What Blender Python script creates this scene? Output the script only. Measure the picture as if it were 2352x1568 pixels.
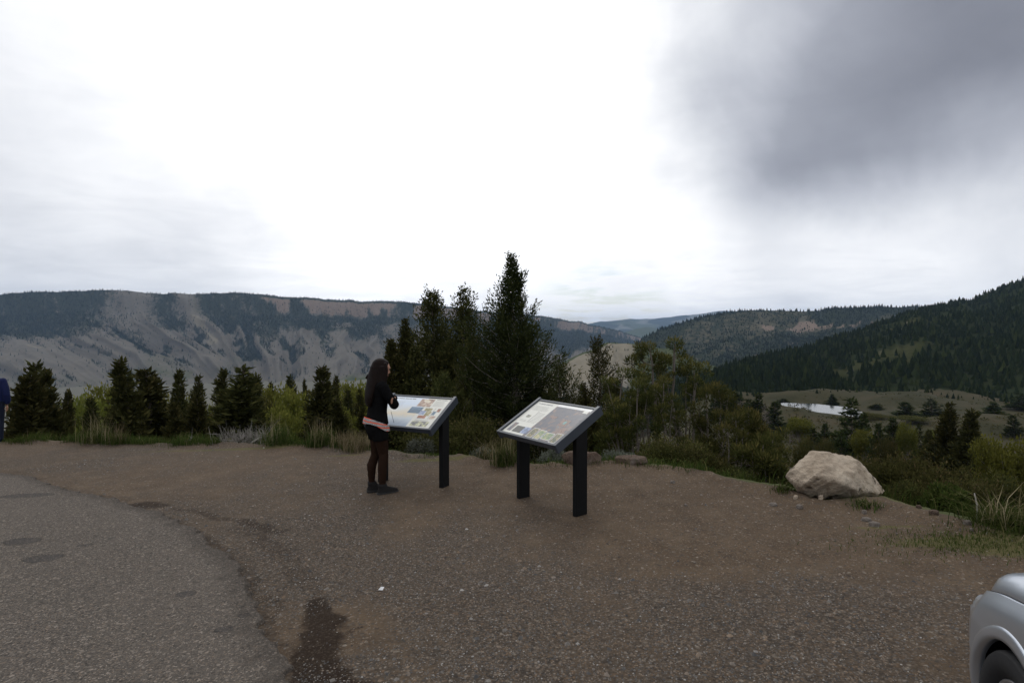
import bpy, math
import numpy as np
from mathutils import Vector, Matrix

for o in list(bpy.data.objects): bpy.data.objects.remove(o)
scene = bpy.context.scene
COL = scene.collection
R = math.radians

# ------------------------------------------------------------------ camera
F = 1300.0; CX = 1176.0; CY = 784.0; PITCH = R(-1.026); CAMH = 1.549   # focal length in pixels of a 2352 px wide frame
cam = bpy.data.cameras.new('camera'); cam_o = bpy.data.objects.new('camera', cam); COL.objects.link(cam_o)
cam.sensor_width = 36; cam.lens = F / 2352 * 36; cam.clip_start = 0.05; cam.clip_end = 80000
cam_o.location = (0, 0, CAMH); cam_o.rotation_euler = (math.pi / 2 + PITCH, 0, 0)
scene.camera = cam_o

# ------------------------------------------------------------------ world: overcast sky
SUN_AZ, SUN_EL = R(-14), R(52)          # bright part of the cloud deck, ahead and a little to the left
world = bpy.data.worlds.new('World'); scene.world = world; world.use_nodes = True
def pixdir(x, y):
    X = (x - CX) / F; Y = -(y - CY) / F
    v = Vector((X, math.cos(PITCH) - math.sin(PITCH) * Y, math.sin(PITCH) + math.cos(PITCH) * Y)); return v.normalized()
class NT:
    """tiny helper for node trees"""
    def __init__(s, tree): s.t = tree; s.n = tree.nodes; s.l = tree.links
    def new(s, typ, **kw):
        n = s.n.new(typ)
        for k, v in kw.items(): setattr(n, k, v)
        return n
    def put(s, sock, v):
        if hasattr(v, 'is_output') or isinstance(v, bpy.types.NodeSocket): s.l.new(v, sock)
        else:
            if hasattr(sock, 'default_value'):
                if isinstance(v, (tuple, list)) and len(v) == 3 and sock.type == 'RGBA': v = (*v, 1)
                sock.default_value = v
    def math(s, op, a, b=0.0, c=None, clamp=False):
        n = s.new('ShaderNodeMath', operation=op, use_clamp=clamp); s.put(n.inputs[0], a); s.put(n.inputs[1], b)
        if c is not None: s.put(n.inputs[2], c)
        return n.outputs[0]
    def vmath(s, op, a, b=None, scale=None):
        n = s.new('ShaderNodeVectorMath', operation=op); s.put(n.inputs[0], a)
        if b is not None: s.put(n.inputs[1], b)
        if scale is not None: s.put(n.inputs['Scale'], scale)
        return n.outputs['Value'] if op in ('DOT_PRODUCT', 'LENGTH', 'DISTANCE') else n.outputs[0]
    def noise(s, vec, scale, detail=4, rough=0.55, dist=0.0, col=False):
        n = s.new('ShaderNodeTexNoise'); s.put(n.inputs['Vector'], vec); n.inputs['Scale'].default_value = scale
        n.inputs['Detail'].default_value = detail; n.inputs['Roughness'].default_value = rough; n.inputs['Distortion'].default_value = dist
        return n.outputs['Color' if col else 'Fac']
    def vor(s, vec, scale, feature='F1', out='Distance', rnd=1.0):
        n = s.new('ShaderNodeTexVoronoi', feature=feature); s.put(n.inputs['Vector'], vec); n.inputs['Scale'].default_value = scale
        n.inputs['Randomness'].default_value = rnd; return n.outputs[out]
    def map(s, v, a, b, c=0.0, d=1.0, smooth=True):
        n = s.new('ShaderNodeMapRange'); n.interpolation_type = 'SMOOTHSTEP' if smooth else 'LINEAR'; n.clamp = True
        s.put(n.inputs[0], v)
        for i, q in enumerate((a, b, c, d)): s.put(n.inputs[i + 1], q)
        return n.outputs[0]
    def mix(s, f, a, b, blend='MIX'):
        n = s.new('ShaderNodeMix', data_type='RGBA', blend_type=blend); s.put(n.inputs[0], f); s.put(n.inputs[6], a); s.put(n.inputs[7], b)
        return n.outputs[2]
    def ramp(s, f, stops, interp='LINEAR'):
        n = s.new('ShaderNodeValToRGB'); s.put(n.inputs[0], f); e = n.color_ramp; e.interpolation = interp
        while len(e.elements) < len(stops): e.elements.new(0.5)
        for k, (p, c) in enumerate(stops):
            e.elements[k].position = p; e.elements[k].color = (*c, 1) if len(c) == 3 else c
        return n.outputs[0]
    def attr(s, name, out='Fac'):
        n = s.new('ShaderNodeAttribute', attribute_name=name); return n.outputs[out]
w = NT(world.node_tree); w.n.clear()
tc = w.new('ShaderNodeTexCoord').outputs['Generated']
dirn = w.vmath('NORMALIZE', tc)
sep = w.new('ShaderNodeSeparateXYZ'); w.put(sep.inputs[0], dirn); dz = sep.outputs[2]
zc = w.math('ADD', w.math('MAXIMUM', dz, 0.0), 0.11)
comb = w.new('ShaderNodeCombineXYZ'); w.put(comb.inputs[0], w.math('DIVIDE', sep.outputs[0], zc)); w.put(comb.inputs[1], w.math('DIVIDE', sep.outputs[1], zc))
cp = comb.outputs[0]                                             # the cloud deck seen in perspective
warp = w.vmath('SCALE', w.vmath('SUBTRACT', w.noise(dirn, 3.1, 5, 0.55, 0.2, col=True), (0.5, 0.5, 0.5)), scale=0.26)
wd = w.vmath('NORMALIZE', w.vmath('ADD', dirn, warp))
def lobe(px, py, r0, r1):
    d = pixdir(px, py)
    return w.map(w.vmath('DOT_PRODUCT', wd, tuple(d)), math.cos(R(r1)), math.cos(R(r0)))
n_big = w.noise(dirn, 3.4, 5, 0.55, 0.4)
n_mid = w.noise(cp, 1.5, 5, 0.60, 0.4)
def scaled(l, k, p=1.0): return w.math('MULTIPLY', l if p == 1.0 else w.math('POWER', l, p), k)
bright = w.math('ADD', 0.86, scaled(lobe(1000, 190, 0, 42), 0.32))                        # thin cloud in front of the sun
dark = w.math('ADD', scaled(lobe(2430, 120, 0, 36), 0.62, 1.5), scaled(lobe(2250, 330, 0, 15), 0.16))  # heavy cloud to the right
dark = w.math('MINIMUM', w.math('ADD', dark, scaled(lobe(1760, 60, 0, 20), 0.10)), 0.62)
sepw = w.new('ShaderNodeSeparateXYZ'); w.put(sepw.inputs[0], wd)
dark = w.math('MULTIPLY', dark, w.map(w.math('ADD', sepw.outputs[2], w.math('MULTIPLY', w.math('SUBTRACT', n_mid, 0.5), 0.10)), 0.07, 0.25, 0.25, 1.0))   # its ragged base, brighter cloud below
dark = w.math('ADD', dark, w.math('ADD', scaled(lobe(150, 430, 0, 20), 0.16), scaled(lobe(560, 600, 1, 11), 0.12)))
dark = w.math('SUBTRACT', dark, scaled(lobe(2250, 570, 0, 15), 0.20))
bright = w.math('SUBTRACT', bright, dark)
vary = w.math('ADD', w.math('MULTIPLY', w.math('SUBTRACT', n_big, 0.5), 0.42), w.math('MULTIPLY', w.math('SUBTRACT', n_mid, 0.5), 0.42))
bright = w.math('MULTIPLY', bright, w.math('ADD', 1.0, vary))
bright = w.math('MAXIMUM', bright, 0.16)
ccol = w.ramp(w.map(bright, 0.2, 1.0, smooth=False), [(0, (0.90, 0.95, 1.13)), (0.6, (0.955, 0.985, 1.05)), (1, (0.99, 0.995, 1.01))])
cloud = w.vmath('SCALE', ccol, scale=bright)
sky = w.new('ShaderNodeTexSky', sky_type='NISHITA'); sky.sun_disc = False; sky.sun_elevation = SUN_EL; sky.sun_rotation = SUN_AZ
blue = w.vmath('SCALE', sky.outputs[0], scale=0.10)
gap = w.math('MULTIPLY', lobe(1360, 745, 0.5, 7), w.map(n_mid, 0.42, 0.62))  # a break in the cloud low over the valley
col = w.mix(w.math('MULTIPLY', gap, 0.75), cloud, blue)
bg = w.new('ShaderNodeBackground'); w.put(bg.inputs[0], col); bg.inputs[1].default_value = 1.0
out = w.new('ShaderNodeOutputWorld'); w.l.new(bg.outputs[0], out.inputs[0])

sun = bpy.data.lights.new('sun', 'SUN'); sun.energy = 0.6; sun.angle = R(18); sun.color = (1.0, 0.965, 0.92)
sun_o = bpy.data.objects.new('sun', sun); COL.objects.link(sun_o)
sd = Vector((math.sin(SUN_AZ) * math.cos(SUN_EL), math.cos(SUN_AZ) * math.cos(SUN_EL), math.sin(SUN_EL)))
sun_o.rotation_euler = sd.to_track_quat('Z', 'Y').to_euler()
vs = scene.view_settings; vs.view_transform = 'Standard'; vs.look = 'None'; vs.exposure = 0.15; vs.gamma = 1.0; vs.use_curve_mapping = False
cy = scene.cycles; cy.max_bounces = 5; cy.diffuse_bounces = 2; cy.glossy_bounces = 3; cy.transmission_bounces = 4; cy.transparent_max_bounces = 8
cy.volume_bounces = 0; cy.sample_clamp_indirect = 6; cy.use_denoising = True; cy.caustics_reflective = False; cy.caustics_refractive = False

# ------------------------------------------------------------------ helpers
def P(x, y, d):
    """world point on the line of sight of pixel (x, y) at distance d ahead"""
    X = (x - CX) / F; Y = -(y - CY) / F
    v = np.array([X, math.cos(PITCH) - math.sin(PITCH) * Y, math.sin(PITCH) + math.cos(PITCH) * Y])
    return np.array([0, 0, CAMH]) + v * (d / v[1])
GX, GY = 0.0272, -0.0381                # the lot drains to the far left
def G(x, y):
    a = P(x, y, 1.0) - np.array([0, 0, CAMH]); t = CAMH / (GX * a[0] + GY * a[1] - a[2])
    return np.array([0, 0, CAMH]) + a * t

def hsh(ix, iy, seed):
    h = (ix.astype(np.int64) * 374761393 + iy.astype(np.int64) * 668265263 + seed * 1274126177) & 0xffffffff
    h = ((h ^ (h >> 13)) * 1274126177) & 0xffffffff
    return ((h ^ (h >> 16)) & 0xffff) / 65535.0
def vnoise(x, y, seed=0):
    x = np.asarray(x, float); y = np.asarray(y, float)
    ix = np.floor(x); iy = np.floor(y); fx = x - ix; fy = y - iy
    fx = fx * fx * fx * (fx * (fx * 6 - 15) + 10); fy = fy * fy * fy * (fy * (fy * 6 - 15) + 10)
    a = hsh(ix, iy, seed); b = hsh(ix + 1, iy, seed); c = hsh(ix, iy + 1, seed); d = hsh(ix + 1, iy + 1, seed)
    return (a * (1 - fx) + b * fx) * (1 - fy) + (c * (1 - fx) + d * fx) * fy
def fbm(x, y, oct=4, seed=0, gain=0.5):
    s = 0; a = 1; t = 0
    for k in range(oct):
        s = s + a * vnoise(x * 2 ** k + 17.3 * k, y * 2 ** k - 9.1 * k, seed + k); t += a; a *= gain
    return s / t
def ridged(x, y, oct=4, seed=0, gain=0.5):
    s = 0; a = 1; t = 0
    for k in range(oct):
        s = s + a * (1 - np.abs(2 * vnoise(x * 2 ** k + 7.7 * k, y * 2 ** k + 3.3 * k, seed + k) - 1)); t += a; a *= gain
    return s / t
def sstep(x, a, b):
    t = np.clip((np.asarray(x, float) - a) / (b - a), 0, 1); return t * t * (3 - 2 * t)

def mesh(name, verts, faces, mats=(), smooth=False, attrs=None, midx=None, cattrs=None):
    """verts (n,3); faces (m,k) array or list of such arrays"""
    me = bpy.data.meshes.new(name)
    verts = np.ascontiguousarray(verts, dtype=np.float32)
    if not isinstance(faces, list): faces = [faces]
    faces = [np.asarray(f, dtype=np.int32) for f in faces if len(f)]
    nl = sum(f.size for f in faces); nf = sum(len(f) for f in faces)
    me.vertices.add(len(verts)); me.vertices.foreach_set('co', verts.ravel())
    me.loops.add(nl); me.polygons.add(nf)
    me.loops.foreach_set('vertex_index', np.concatenate([f.ravel() for f in faces]))
    tot = np.concatenate([np.full(len(f), f.shape[1], np.int32) for f in faces])
    me.polygons.foreach_set('loop_start', np.concatenate([[0], np.cumsum(tot)[:-1]]).astype(np.int32))
    for m in mats: me.materials.append(m)
    if midx is not None: me.polygons.foreach_set('material_index', np.asarray(midx, np.int32))
    me.polygons.foreach_set('use_smooth', np.full(nf, smooth, bool))
    for k, v in (attrs or {}).items():
        a = me.attributes.new(k, 'FLOAT', 'POINT'); a.data.foreach_set('value', np.asarray(v, np.float32))
    for k, v in (cattrs or {}).items():
        a = me.attributes.new(k, 'FLOAT_VECTOR', 'POINT'); a.data.foreach_set('vector', np.asarray(v, np.float32).ravel())
    me.update(calc_edges=True); me.validate(); return me
def obj(name, me, parent=None, loc=(0, 0, 0), rot=(0, 0, 0), label=None, cat=None, group=None, kind=None):
    o = bpy.data.objects.new(name, me); COL.objects.link(o); o.location = loc; o.rotation_euler = rot
    if parent is not None: o.parent = parent
    if label: o['label'] = label
    if cat: o['category'] = cat
    if group: o['group'] = group
    if kind: o['kind'] = kind
    return o
def thing(name, label, cat, loc=(0, 0, 0), rotz=0, group=None):
    return obj(name, None, None, loc, (0, 0, rotz), label, cat, group)
def grid_faces(nr, nc, wrap=False):
    i = np.arange(nr - 1)[:, None]; j = np.arange(nc if wrap else nc - 1)[None, :]
    j2 = (j + 1) % nc
    return np.stack([i * nc + j, i * nc + j2, (i + 1) * nc + j2, (i + 1) * nc + j], -1).reshape(-1, 4)
class MB:
    """collects pieces of mesh"""
    def __init__(s): s.v = []; s.f = []; s.n = 0; s.m = []
    def add(s, v, f, m=0):
        v = np.asarray(v, float); f = np.asarray(f, int); s.v.append(v); s.f.append(f + s.n); s.n += len(v); s.m.append(np.full(len(f), m)); return s
    def box(s, c, h, rot=None, m=0, bevel=0.0):
        c = np.asarray(c, float); h = np.asarray(h, float)
        if bevel <= 0:
            v = np.array([[x, y, z] for x in (-1, 1) for y in (-1, 1) for z in (-1, 1)]) * h
            f = [[0, 1, 3, 2], [4, 6, 7, 5], [0, 4, 5, 1], [2, 3, 7, 6], [0, 2, 6, 4], [1, 5, 7, 3]]
        else:
            bm = bmesh_box(h, bevel); v, f = bm
        if rot is not None: v = v @ np.asarray(rot).T
        if bevel <= 0: return s.add(v + c, f, m)
        for k in set(len(q) for q in f):
            pass
        v0 = s.n; s.v.append(v + c); s.n += len(v)
        for k in set(len(q) for q in f):
            q = np.array([q for q in f if len(q) == k]); s.f.append(q + v0); s.m.append(np.full(len(q), m))
        return s
    def tube(s, pts, rad, n=8, cap=True, m=0, asp=None):
        pts = np.asarray(pts, float); k = len(pts); rad = np.broadcast_to(np.asarray(rad, float), (k,))
        t = np.gradient(pts, axis=0); t /= np.linalg.norm(t, axis=1)[:, None] + 1e-9
        ref = np.array([0, 0, 1.0]) if abs(t[0, 2]) < 0.9 else np.array([1.0, 0, 0])
        vs = []
        a = np.linspace(0, 2 * np.pi, n, endpoint=False)
        u = np.cross(ref, t[0]); u /= np.linalg.norm(u)
        for i in range(k):
            u = u - t[i] * (u @ t[i]); u /= np.linalg.norm(u) + 1e-9; b = np.cross(t[i], u)
            vs.append(pts[i] + rad[i] * (np.cos(a)[:, None] * u + np.sin(a)[:, None] * b))
        v = np.concatenate(vs); s.add(v, grid_faces(k, n, True), m)
        if cap:
            c0 = s.n - k * n
            for ring, ctr, flip in ((0, pts[0], 1), (k - 1, pts[-1], 0)):
                s.v.append(ctr[None]); ci = s.n; s.n += 1
                idx = c0 + ring * n + np.arange(n); nx = c0 + ring * n + (np.arange(n) + 1) % n
                q = np.stack([idx, nx, np.full(n, ci)], 1)
                if flip: q = q[:, ::-1]
                s.f.append(q); s.m.append(np.full(n, m))
        return s
    def ell(s, c, r, rot=None, n=16, m=0):
        th = np.linspace(0, np.pi, n // 2 + 1)[1:-1]; ph = np.linspace(0, 2 * np.pi, n, endpoint=False)
        v = np.stack([np.outer(np.sin(th), np.cos(ph)), np.outer(np.sin(th), np.sin(ph)), np.outer(np.cos(th), np.ones(n))], -1).reshape(-1, 3)
        k = len(th); v = np.concatenate([v, [[0, 0, 1], [0, 0, -1]]]) * np.asarray(r, float)
        if rot is not None: v = v @ np.asarray(rot).T
        f = grid_faces(k, n, True)[:, ::-1]; c0 = s.n
        s.add(v + np.asarray(c, float), f, m)
        j = np.arange(n); j2 = (j + 1) % n
        s.f.append(np.stack([np.full(n, k * n), j, j2], 1) + c0); s.m.append(np.full(n, m))
        s.f.append(np.stack([np.full(n, k * n + 1), (k - 1) * n + j2, (k - 1) * n + j], 1) + c0); s.m.append(np.full(n, m)); return s
    def loft(s, secs, n=20, cap=True, m=0, power=2.0):
        """secs: (centre, front radius along x, side radius along y[, z tilt per x])"""
        a = np.linspace(0, 2 * np.pi, n, endpoint=False); vs = []
        for q in secs:
            c, ra, rb = q[:3]; tilt = q[3] if len(q) > 3 else 0
            ca, sa = np.cos(a), np.sin(a); e = 2 / power
            x = np.sign(ca) * np.abs(ca) ** e * ra; y = np.sign(sa) * np.abs(sa) ** e * rb
            vs.append(np.stack([c[0] + x, c[1] + y, c[2] + tilt * x], 1))
        k = len(secs); c0 = s.n; s.add(np.concatenate(vs), grid_faces(k, n, True), m)
        if cap:
            for ring, flip in ((0, 1), (k - 1, 0)):
                s.v.append(vs[ring].mean(0)[None]); ci = s.n; s.n += 1
                idx = c0 + ring * n + np.arange(n); nx = c0 + ring * n + (np.arange(n) + 1) % n
                q = np.stack([idx, nx, np.full(n, ci)], 1)
                if flip: q = q[:, ::-1]
                s.f.append(q); s.m.append(np.full(n, m))
        return s
    def mesh(s, name, mats, smooth=False):
        V = np.concatenate(s.v); by = {}
        for f, m in zip(s.f, s.m): by.setdefault(f.shape[1], []).append((f, m))
        fl = []; ml = []
        for k in by: fl.append(np.concatenate([q[0] for q in by[k]])); ml.append(np.concatenate([q[1] for q in by[k]]))
        return mesh(name, V, fl, mats, smooth, midx=np.concatenate(ml))
import bmesh
def bmesh_box(h, bevel, seg=2):
    bm = bmesh.new(); bmesh.ops.create_cube(bm, size=2); bmesh.ops.scale(bm, vec=tuple(h), verts=bm.verts)
    bmesh.ops.bevel(bm, geom=list(bm.edges), offset=bevel, segments=seg, affect='EDGES', profile=0.5)
    bm.verts.index_update(); v = np.array([q.co[:] for q in bm.verts]); f = [[q.index for q in p.verts] for p in bm.faces]; bm.free(); return v, f
def evaluated(ob, name):
    dg = bpy.context.evaluated_depsgraph_get(); dg.update(); me = bpy.data.meshes.new_from_object(ob.evaluated_get(dg)); me.name = name; return me
def remesh(mb, name, mats, voxel=0.008, smooth=4, pick=None, fold=0.0):
    """one closed skin round all pieces; pick(x,y,z)->material index per face centre"""
    o = bpy.data.objects.new('tmp', mb.mesh('tmp', ())); COL.objects.link(o)
    m = o.modifiers.new('r', 'REMESH'); m.mode = 'VOXEL'; m.voxel_size = voxel
    if smooth: q = o.modifiers.new('s', 'SMOOTH'); q.iterations = smooth; q.factor = 0.5
    me = evaluated(o, name); bpy.data.objects.remove(o)
    for q in mats: me.materials.append(q)
    n = len(me.polygons); c = np.zeros(n * 3, np.float32); me.polygons.foreach_get('center', c); c = c.reshape(-1, 3)
    if fold:
        nv = len(me.vertices); co = np.zeros(nv * 3, np.float32); me.vertices.foreach_get('co', co); co = co.reshape(-1, 3); no = np.zeros(nv * 3, np.float32); me.vertices.foreach_get('normal', no); no = no.reshape(-1, 3)
        h = ridged(co[:, 0] * 7 + co[:, 2] * 16, co[:, 1] * 9 - co[:, 2] * 7, 3, 5) - .6; co = co + no * (h * fold)[:, None]; me.vertices.foreach_set('co', co.ravel())
    me.polygons.foreach_set('use_smooth', np.ones(n, bool))
    if pick is not None: me.polygons.foreach_set('material_index', np.asarray(pick(c[:, 0], c[:, 1], c[:, 2]), np.int32))
    me.update(); return me

# ------------------------------------------------------------------ materials
MATS = {}
def material(name):
    m = bpy.data.materials.new(name); m.use_nodes = True; t = NT(m.node_tree); t.n.clear()
    o = t.new('ShaderNodeOutputMaterial'); b = t.new('ShaderNodeBsdfPrincipled'); t.l.new(b.outputs[0], o.inputs[0]); MATS[name] = m
    return m, t, b, o
def plain(name, col, rough=0.6, metal=0.0, var=0.12, scale=20.0, bump=0.0, spec=0.5, coat=0.0):
    m, t, b, o = material(name); p = t.new('ShaderNodeTexCoord').outputs['Object']
    n = t.noise(p, scale, 5, 0.6)
    t.put(b.inputs['Base Color'], t.mix(n, tuple(c * (1 - var) for c in col), tuple(min(1, c * (1 + var)) for c in col)))
    t.put(b.inputs['Roughness'], t.map(n, 0.2, 0.8, max(0, rough - 0.08), min(1, rough + 0.08))); b.inputs['Metallic'].default_value = metal
    b.inputs['Specular IOR Level'].default_value = spec; b.inputs['Coat Weight'].default_value = coat; b.inputs['Coat Roughness'].default_value = 0.05
    if bump > 0:
        q = t.new('ShaderNodeBump'); q.inputs['Strength'].default_value = bump; q.inputs['Distance'].default_value = 0.01; t.put(q.inputs['Height'], t.noise(p, scale * 4, 4)); t.l.new(q.outputs[0], b.inputs['Normal'])
    return m
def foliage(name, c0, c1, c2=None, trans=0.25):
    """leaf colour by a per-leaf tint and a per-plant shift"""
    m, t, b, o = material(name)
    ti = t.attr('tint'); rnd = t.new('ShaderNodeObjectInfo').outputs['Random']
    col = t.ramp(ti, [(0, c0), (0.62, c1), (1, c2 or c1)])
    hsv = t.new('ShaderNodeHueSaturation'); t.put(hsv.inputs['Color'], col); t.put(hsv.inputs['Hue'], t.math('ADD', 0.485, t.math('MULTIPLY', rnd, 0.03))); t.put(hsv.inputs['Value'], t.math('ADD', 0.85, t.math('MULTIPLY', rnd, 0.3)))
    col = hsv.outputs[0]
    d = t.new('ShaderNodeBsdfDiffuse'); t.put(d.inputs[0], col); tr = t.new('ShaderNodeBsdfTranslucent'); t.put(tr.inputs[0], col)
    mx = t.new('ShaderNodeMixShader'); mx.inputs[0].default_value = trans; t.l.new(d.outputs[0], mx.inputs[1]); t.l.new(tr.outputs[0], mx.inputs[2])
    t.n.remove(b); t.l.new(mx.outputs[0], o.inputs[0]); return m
# ================================================================== SETTING
# ---- outline of the gravel lot: distance of its rim by azimuth
EDGE_PX = [(-260, 1012), (-100, 1014), (0, 1016), (100, 1018), (200, 1021), (330, 1024), (500, 1024), (620, 1026), (760, 1030), (850, 1037), (930, 1050), (1060, 1054), (1130, 1066), (1200, 1076), (1290, 1076), (1400, 1072), (1480, 1074), (1560, 1082), (1640, 1104),
           (1720, 1122), (1800, 1130), (1860, 1158), (1960, 1164), (2040, 1164), (2120, 1188), (2200, 1208), (2280, 1226), (2352, 1246), (2500, 1300)]
_e = np.array([G(*q) for q in EDGE_PX]); E_AZ = np.arctan2(_e[:, 0], _e[:, 1]); E_R = np.hypot(_e[:, 0], _e[:, 1])
E_AZ = np.concatenate([[-np.pi, R(-75)], E_AZ, [R(60), R(80), np.pi]]); E_R = np.concatenate([[60, 26], E_R, [5.2, 14, 60]])
def edge_r(az): return np.interp(az, E_AZ, E_R) + 0.16 * (fbm(az * 40 + 50, az * 0, 3, 5) - 0.5) * 2 * (np.abs(az) < 1.0)
LR = np.log([1, 14, 22, 40, 90, 160, 215, 260, 330, 600, 1000, 2000, 5000, 30000])
T_L = np.array([-.4, -2.0, -4.6, -9, -16, -25, -32, -38, -46, -85, -125, -200, -230, -260])
T_M = np.array([-.4, -1.8, -4.2, -10, -21, -33, -42, -50, -62, -100, -140, -210, -250, -260])
T_R = np.array([-.3, -1.9, -4.0, -8.6, -17.5, -24.5, -29.5, -33, -34, -72, -115, -200, -250, -260])
LR2 = np.log([1, 14, 22, 40, 90, 160, 215, 260, 480, 700, 1000, 2000, 5000, 30000]); T_R2 = np.array([-.3, -1.9, -4.0, -8.6, -17.5, -24.5, -29.5, -32, -33, -70, -115, -200, -250, -260])
POND = P(1890, 942, 243); POND_Z = -32.0
def ground_z(x, y, detail=True):
    x = np.asarray(x, float); y = np.asarray(y, float)
    r = np.hypot(x, y) + 1e-6; az = np.arctan2(x, y); e = edge_r(az)
    k = np.minimum(1, 22 / r); plane = GX * x * k + GY * y * k
    lr = np.log(np.maximum(r, 1)); tl = np.interp(lr, LR, T_L); tm = np.interp(lr, LR, T_M); tr = np.interp(lr, LR, T_R)
    wr = sstep(az, R(11), R(20)); tr = tr + sstep(az, R(22), R(31)) * (np.interp(lr, LR2, T_R2) - tr); wm = sstep(az, R(-4), R(5)) * (1 - wr); tab = tl * (1 - wr - wm) + tm * wm + tr * wr
    front = (1 - sstep(np.abs(az), R(70), R(110)))
    tab = tab * front + (plane - 0.0 * r) * (1 - front)
    s = sstep(r - e, 0.0, 5.0); z = plane * (1 - s) + tab * s
    z = z + 0.07 * np.exp(-((r - e - 0.05) / 0.22) ** 2) * front * (0.3 + fbm(az * 30 + 9, az * 0 + 4, 3, 8))       # low rim of pushed-up dirt
    far = sstep(r, 14, 60)
    z = z + far * np.minimum(r, 400) * 0.030 * (fbm(x / 38.0 + 31, y / 38.0 + 12, 4, 3) - 0.5)
    # meadow hump in front of the pond, pond basin, bank behind it
    def bump(cx, cy, sx, sy, h): return h * np.exp(-((x - cx) / sx) ** 2 - ((y - cy) / sy) ** 2)
    c = P(1852, 950, 196); z = z + bump(c[0], c[1], 20, 15, 5.2)
    c = P(1760, 1000, 90); z = z + bump(c[0], c[1], 9, 14, 3.0)
    q = np.hypot((x - POND[0]) / 12.0, (y - POND[1]) / 20.0); b = 1 - sstep(q, 0.9, 1.5)
    z = z * (1 - b) + (POND_Z - 1.2 + 1.6 * sstep(q, 0.75, 1.25)) * b
    c = P(1960, 918, 292); z = z + bump(c[0], c[1], 40, 12, 2.2) + bump(P(2280, 945, 170)[0], 170, 28, 20, 5.5)
    if detail:
        near = 1 - sstep(r, 16, 30)
        z = z + near * (0.030 * (fbm(x * 0.9 + 40, y * 0.9 + 11, 4, 21) - 0.5) + 0.010 * (fbm(x * 7 + 3, y * 7, 3, 27) - 0.5))
    return z

# stains: damp, dark soil along the broken rim of the asphalt
STAINS = [((320, 1158), (372, 1160), .22, .7), ((400, 1166), (560, 1198), .12, .55), ((560, 1198), (640, 1222), .13, .62), ((640, 1222), (670, 1216), .07, .6), ((120, 1116), (300, 1150), .14, .45),
          ((560, 1215), (650, 1270), .20, .5), ((640, 1262), (700, 1330), .18, .48), ((700, 1330), (740, 1380), .15, .45), ((722, 1385), (735, 1440), .13, .95), ((745, 1430), (720, 1500), .15, .9), ((740, 1470), (700, 1580), .19, .95), ((760, 1560), (720, 1600), .12, .9), ((815, 1440), (752, 1490), .05, .62),
          ((700, 1560), (800, 1590), .12, .8), ((395, 1190), (520, 1270), .14, .5), ((520, 1275), (600, 1370), .13, .5), ((600, 1370), (650, 1500), .12, .5), ((10, 1082), (90, 1100), .2, .4)]
def stain_at(x, y):
    wx = x + 0.16 * (fbm(x * 4.5, y * 4.5, 4, 61) - 0.5); wy = y + 0.16 * (fbm(x * 4.5 + 40, y * 4.5, 4, 67) - 0.5)
    s = np.zeros_like(x)
    for a, b, rad, st in STAINS:
        A = G(*a); B = G(*b); d = B - A; L2 = d[0] ** 2 + d[1] ** 2
        t = np.clip(((wx - A[0]) * d[0] + (wy - A[1]) * d[1]) / L2, 0, 1)
        q = np.hypot(wx - A[0] - t * d[0], wy - A[1] - t * d[1]); s = np.maximum(s, st * (1 - sstep(q, rad * 0.25, rad * 1.1)))
    return s
def grey_at(x, y):
    """share of loose grey stone over the brown dirt"""
    b = 0.50 + 1.1 * (fbm(x * 0.42 + 7, y * 0.42 + 2, 4, 33) - 0.5) + 0.7 * (fbm(x * 2.1, y * 1.5, 3, 35) - 0.5)
    for px, py, rad, v in ((690, 1260, 1.0, .5), (1000, 1420, .7, .35), (2100, 1380, 1.1, .55), (1800, 1500, 1.0, .4), (1270, 1160, .55, .3), (960, 1110, .5, .3), (1000, 1040, 1.5, .2), (1600, 1180, 2.0, -.6), (1250, 1090, 1.6, -.4), (2100, 1230, 1.3, -.8), (790, 1450, .3, -.9), (900, 1200, .6, -.2), (300, 1060, 3, -.1)):
        c = G(px, py); b = b + v * np.exp(-((x - c[0]) ** 2 + (y - c[1]) ** 2) / rad ** 2)
    return np.clip(b, 0, 1)

def make_ground():
    az = np.concatenate([np.arange(-180, -56, 4), np.arange(-56, 56, 0.32), np.arange(56, 180, 4)]) * np.pi / 180
    rr = [0.25]
    while rr[-1] < 19500: rr.append(rr[-1] * (1.012 if 1.3 < rr[-1] < 16 else 1.03 if rr[-1] < 420 else 1.07))
    rr = np.array(rr); A, Rr = np.meshgrid(az, rr); x = (Rr * np.sin(A)).ravel(); y = (Rr * np.cos(A)).ravel()
    z = ground_z(x, y); r = np.hypot(x, y); a = np.arctan2(x, y)
    out = sstep(r - edge_r(a) + 0.35 * (fbm(x * 1.6, y * 1.6, 3, 71) - 0.5), -0.10, 0.30) * (1 - sstep(np.abs(a), R(80), R(100)))
    # worn grass reaching into the lot on the right
    tong = np.zeros_like(x)
    for px, py, sx, sy in ((2230, 1246, .8, .18), (2340, 1262, .6, .22), (2040, 1212, .5, .05), (1010, 1058, 1.0, .12), (600, 1030, 3, .12), (790, 1046, .5, .08)):
        c = G(px, py); tong = np.maximum(tong, np.exp(-((x - c[0]) / sx) ** 2 - ((y - c[1]) / sy) ** 2))
    sh = np.zeros_like(x)
    v = np.stack([x, y, z], 1); f = grid_faces(len(rr), len(az), True)
    c = len(v); v = np.concatenate([v, [[0, 0, 0]]]); n = len(az)
    tri = np.stack([(np.arange(n) + 1) % n, np.arange(n), np.full(n, c)], 1)
    ap = lambda q, e=0: np.append(q, e)
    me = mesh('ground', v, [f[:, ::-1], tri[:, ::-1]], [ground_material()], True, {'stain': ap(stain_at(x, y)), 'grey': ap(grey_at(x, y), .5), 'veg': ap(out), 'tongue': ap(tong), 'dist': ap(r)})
    return obj('ground', me, kind='structure')
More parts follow.
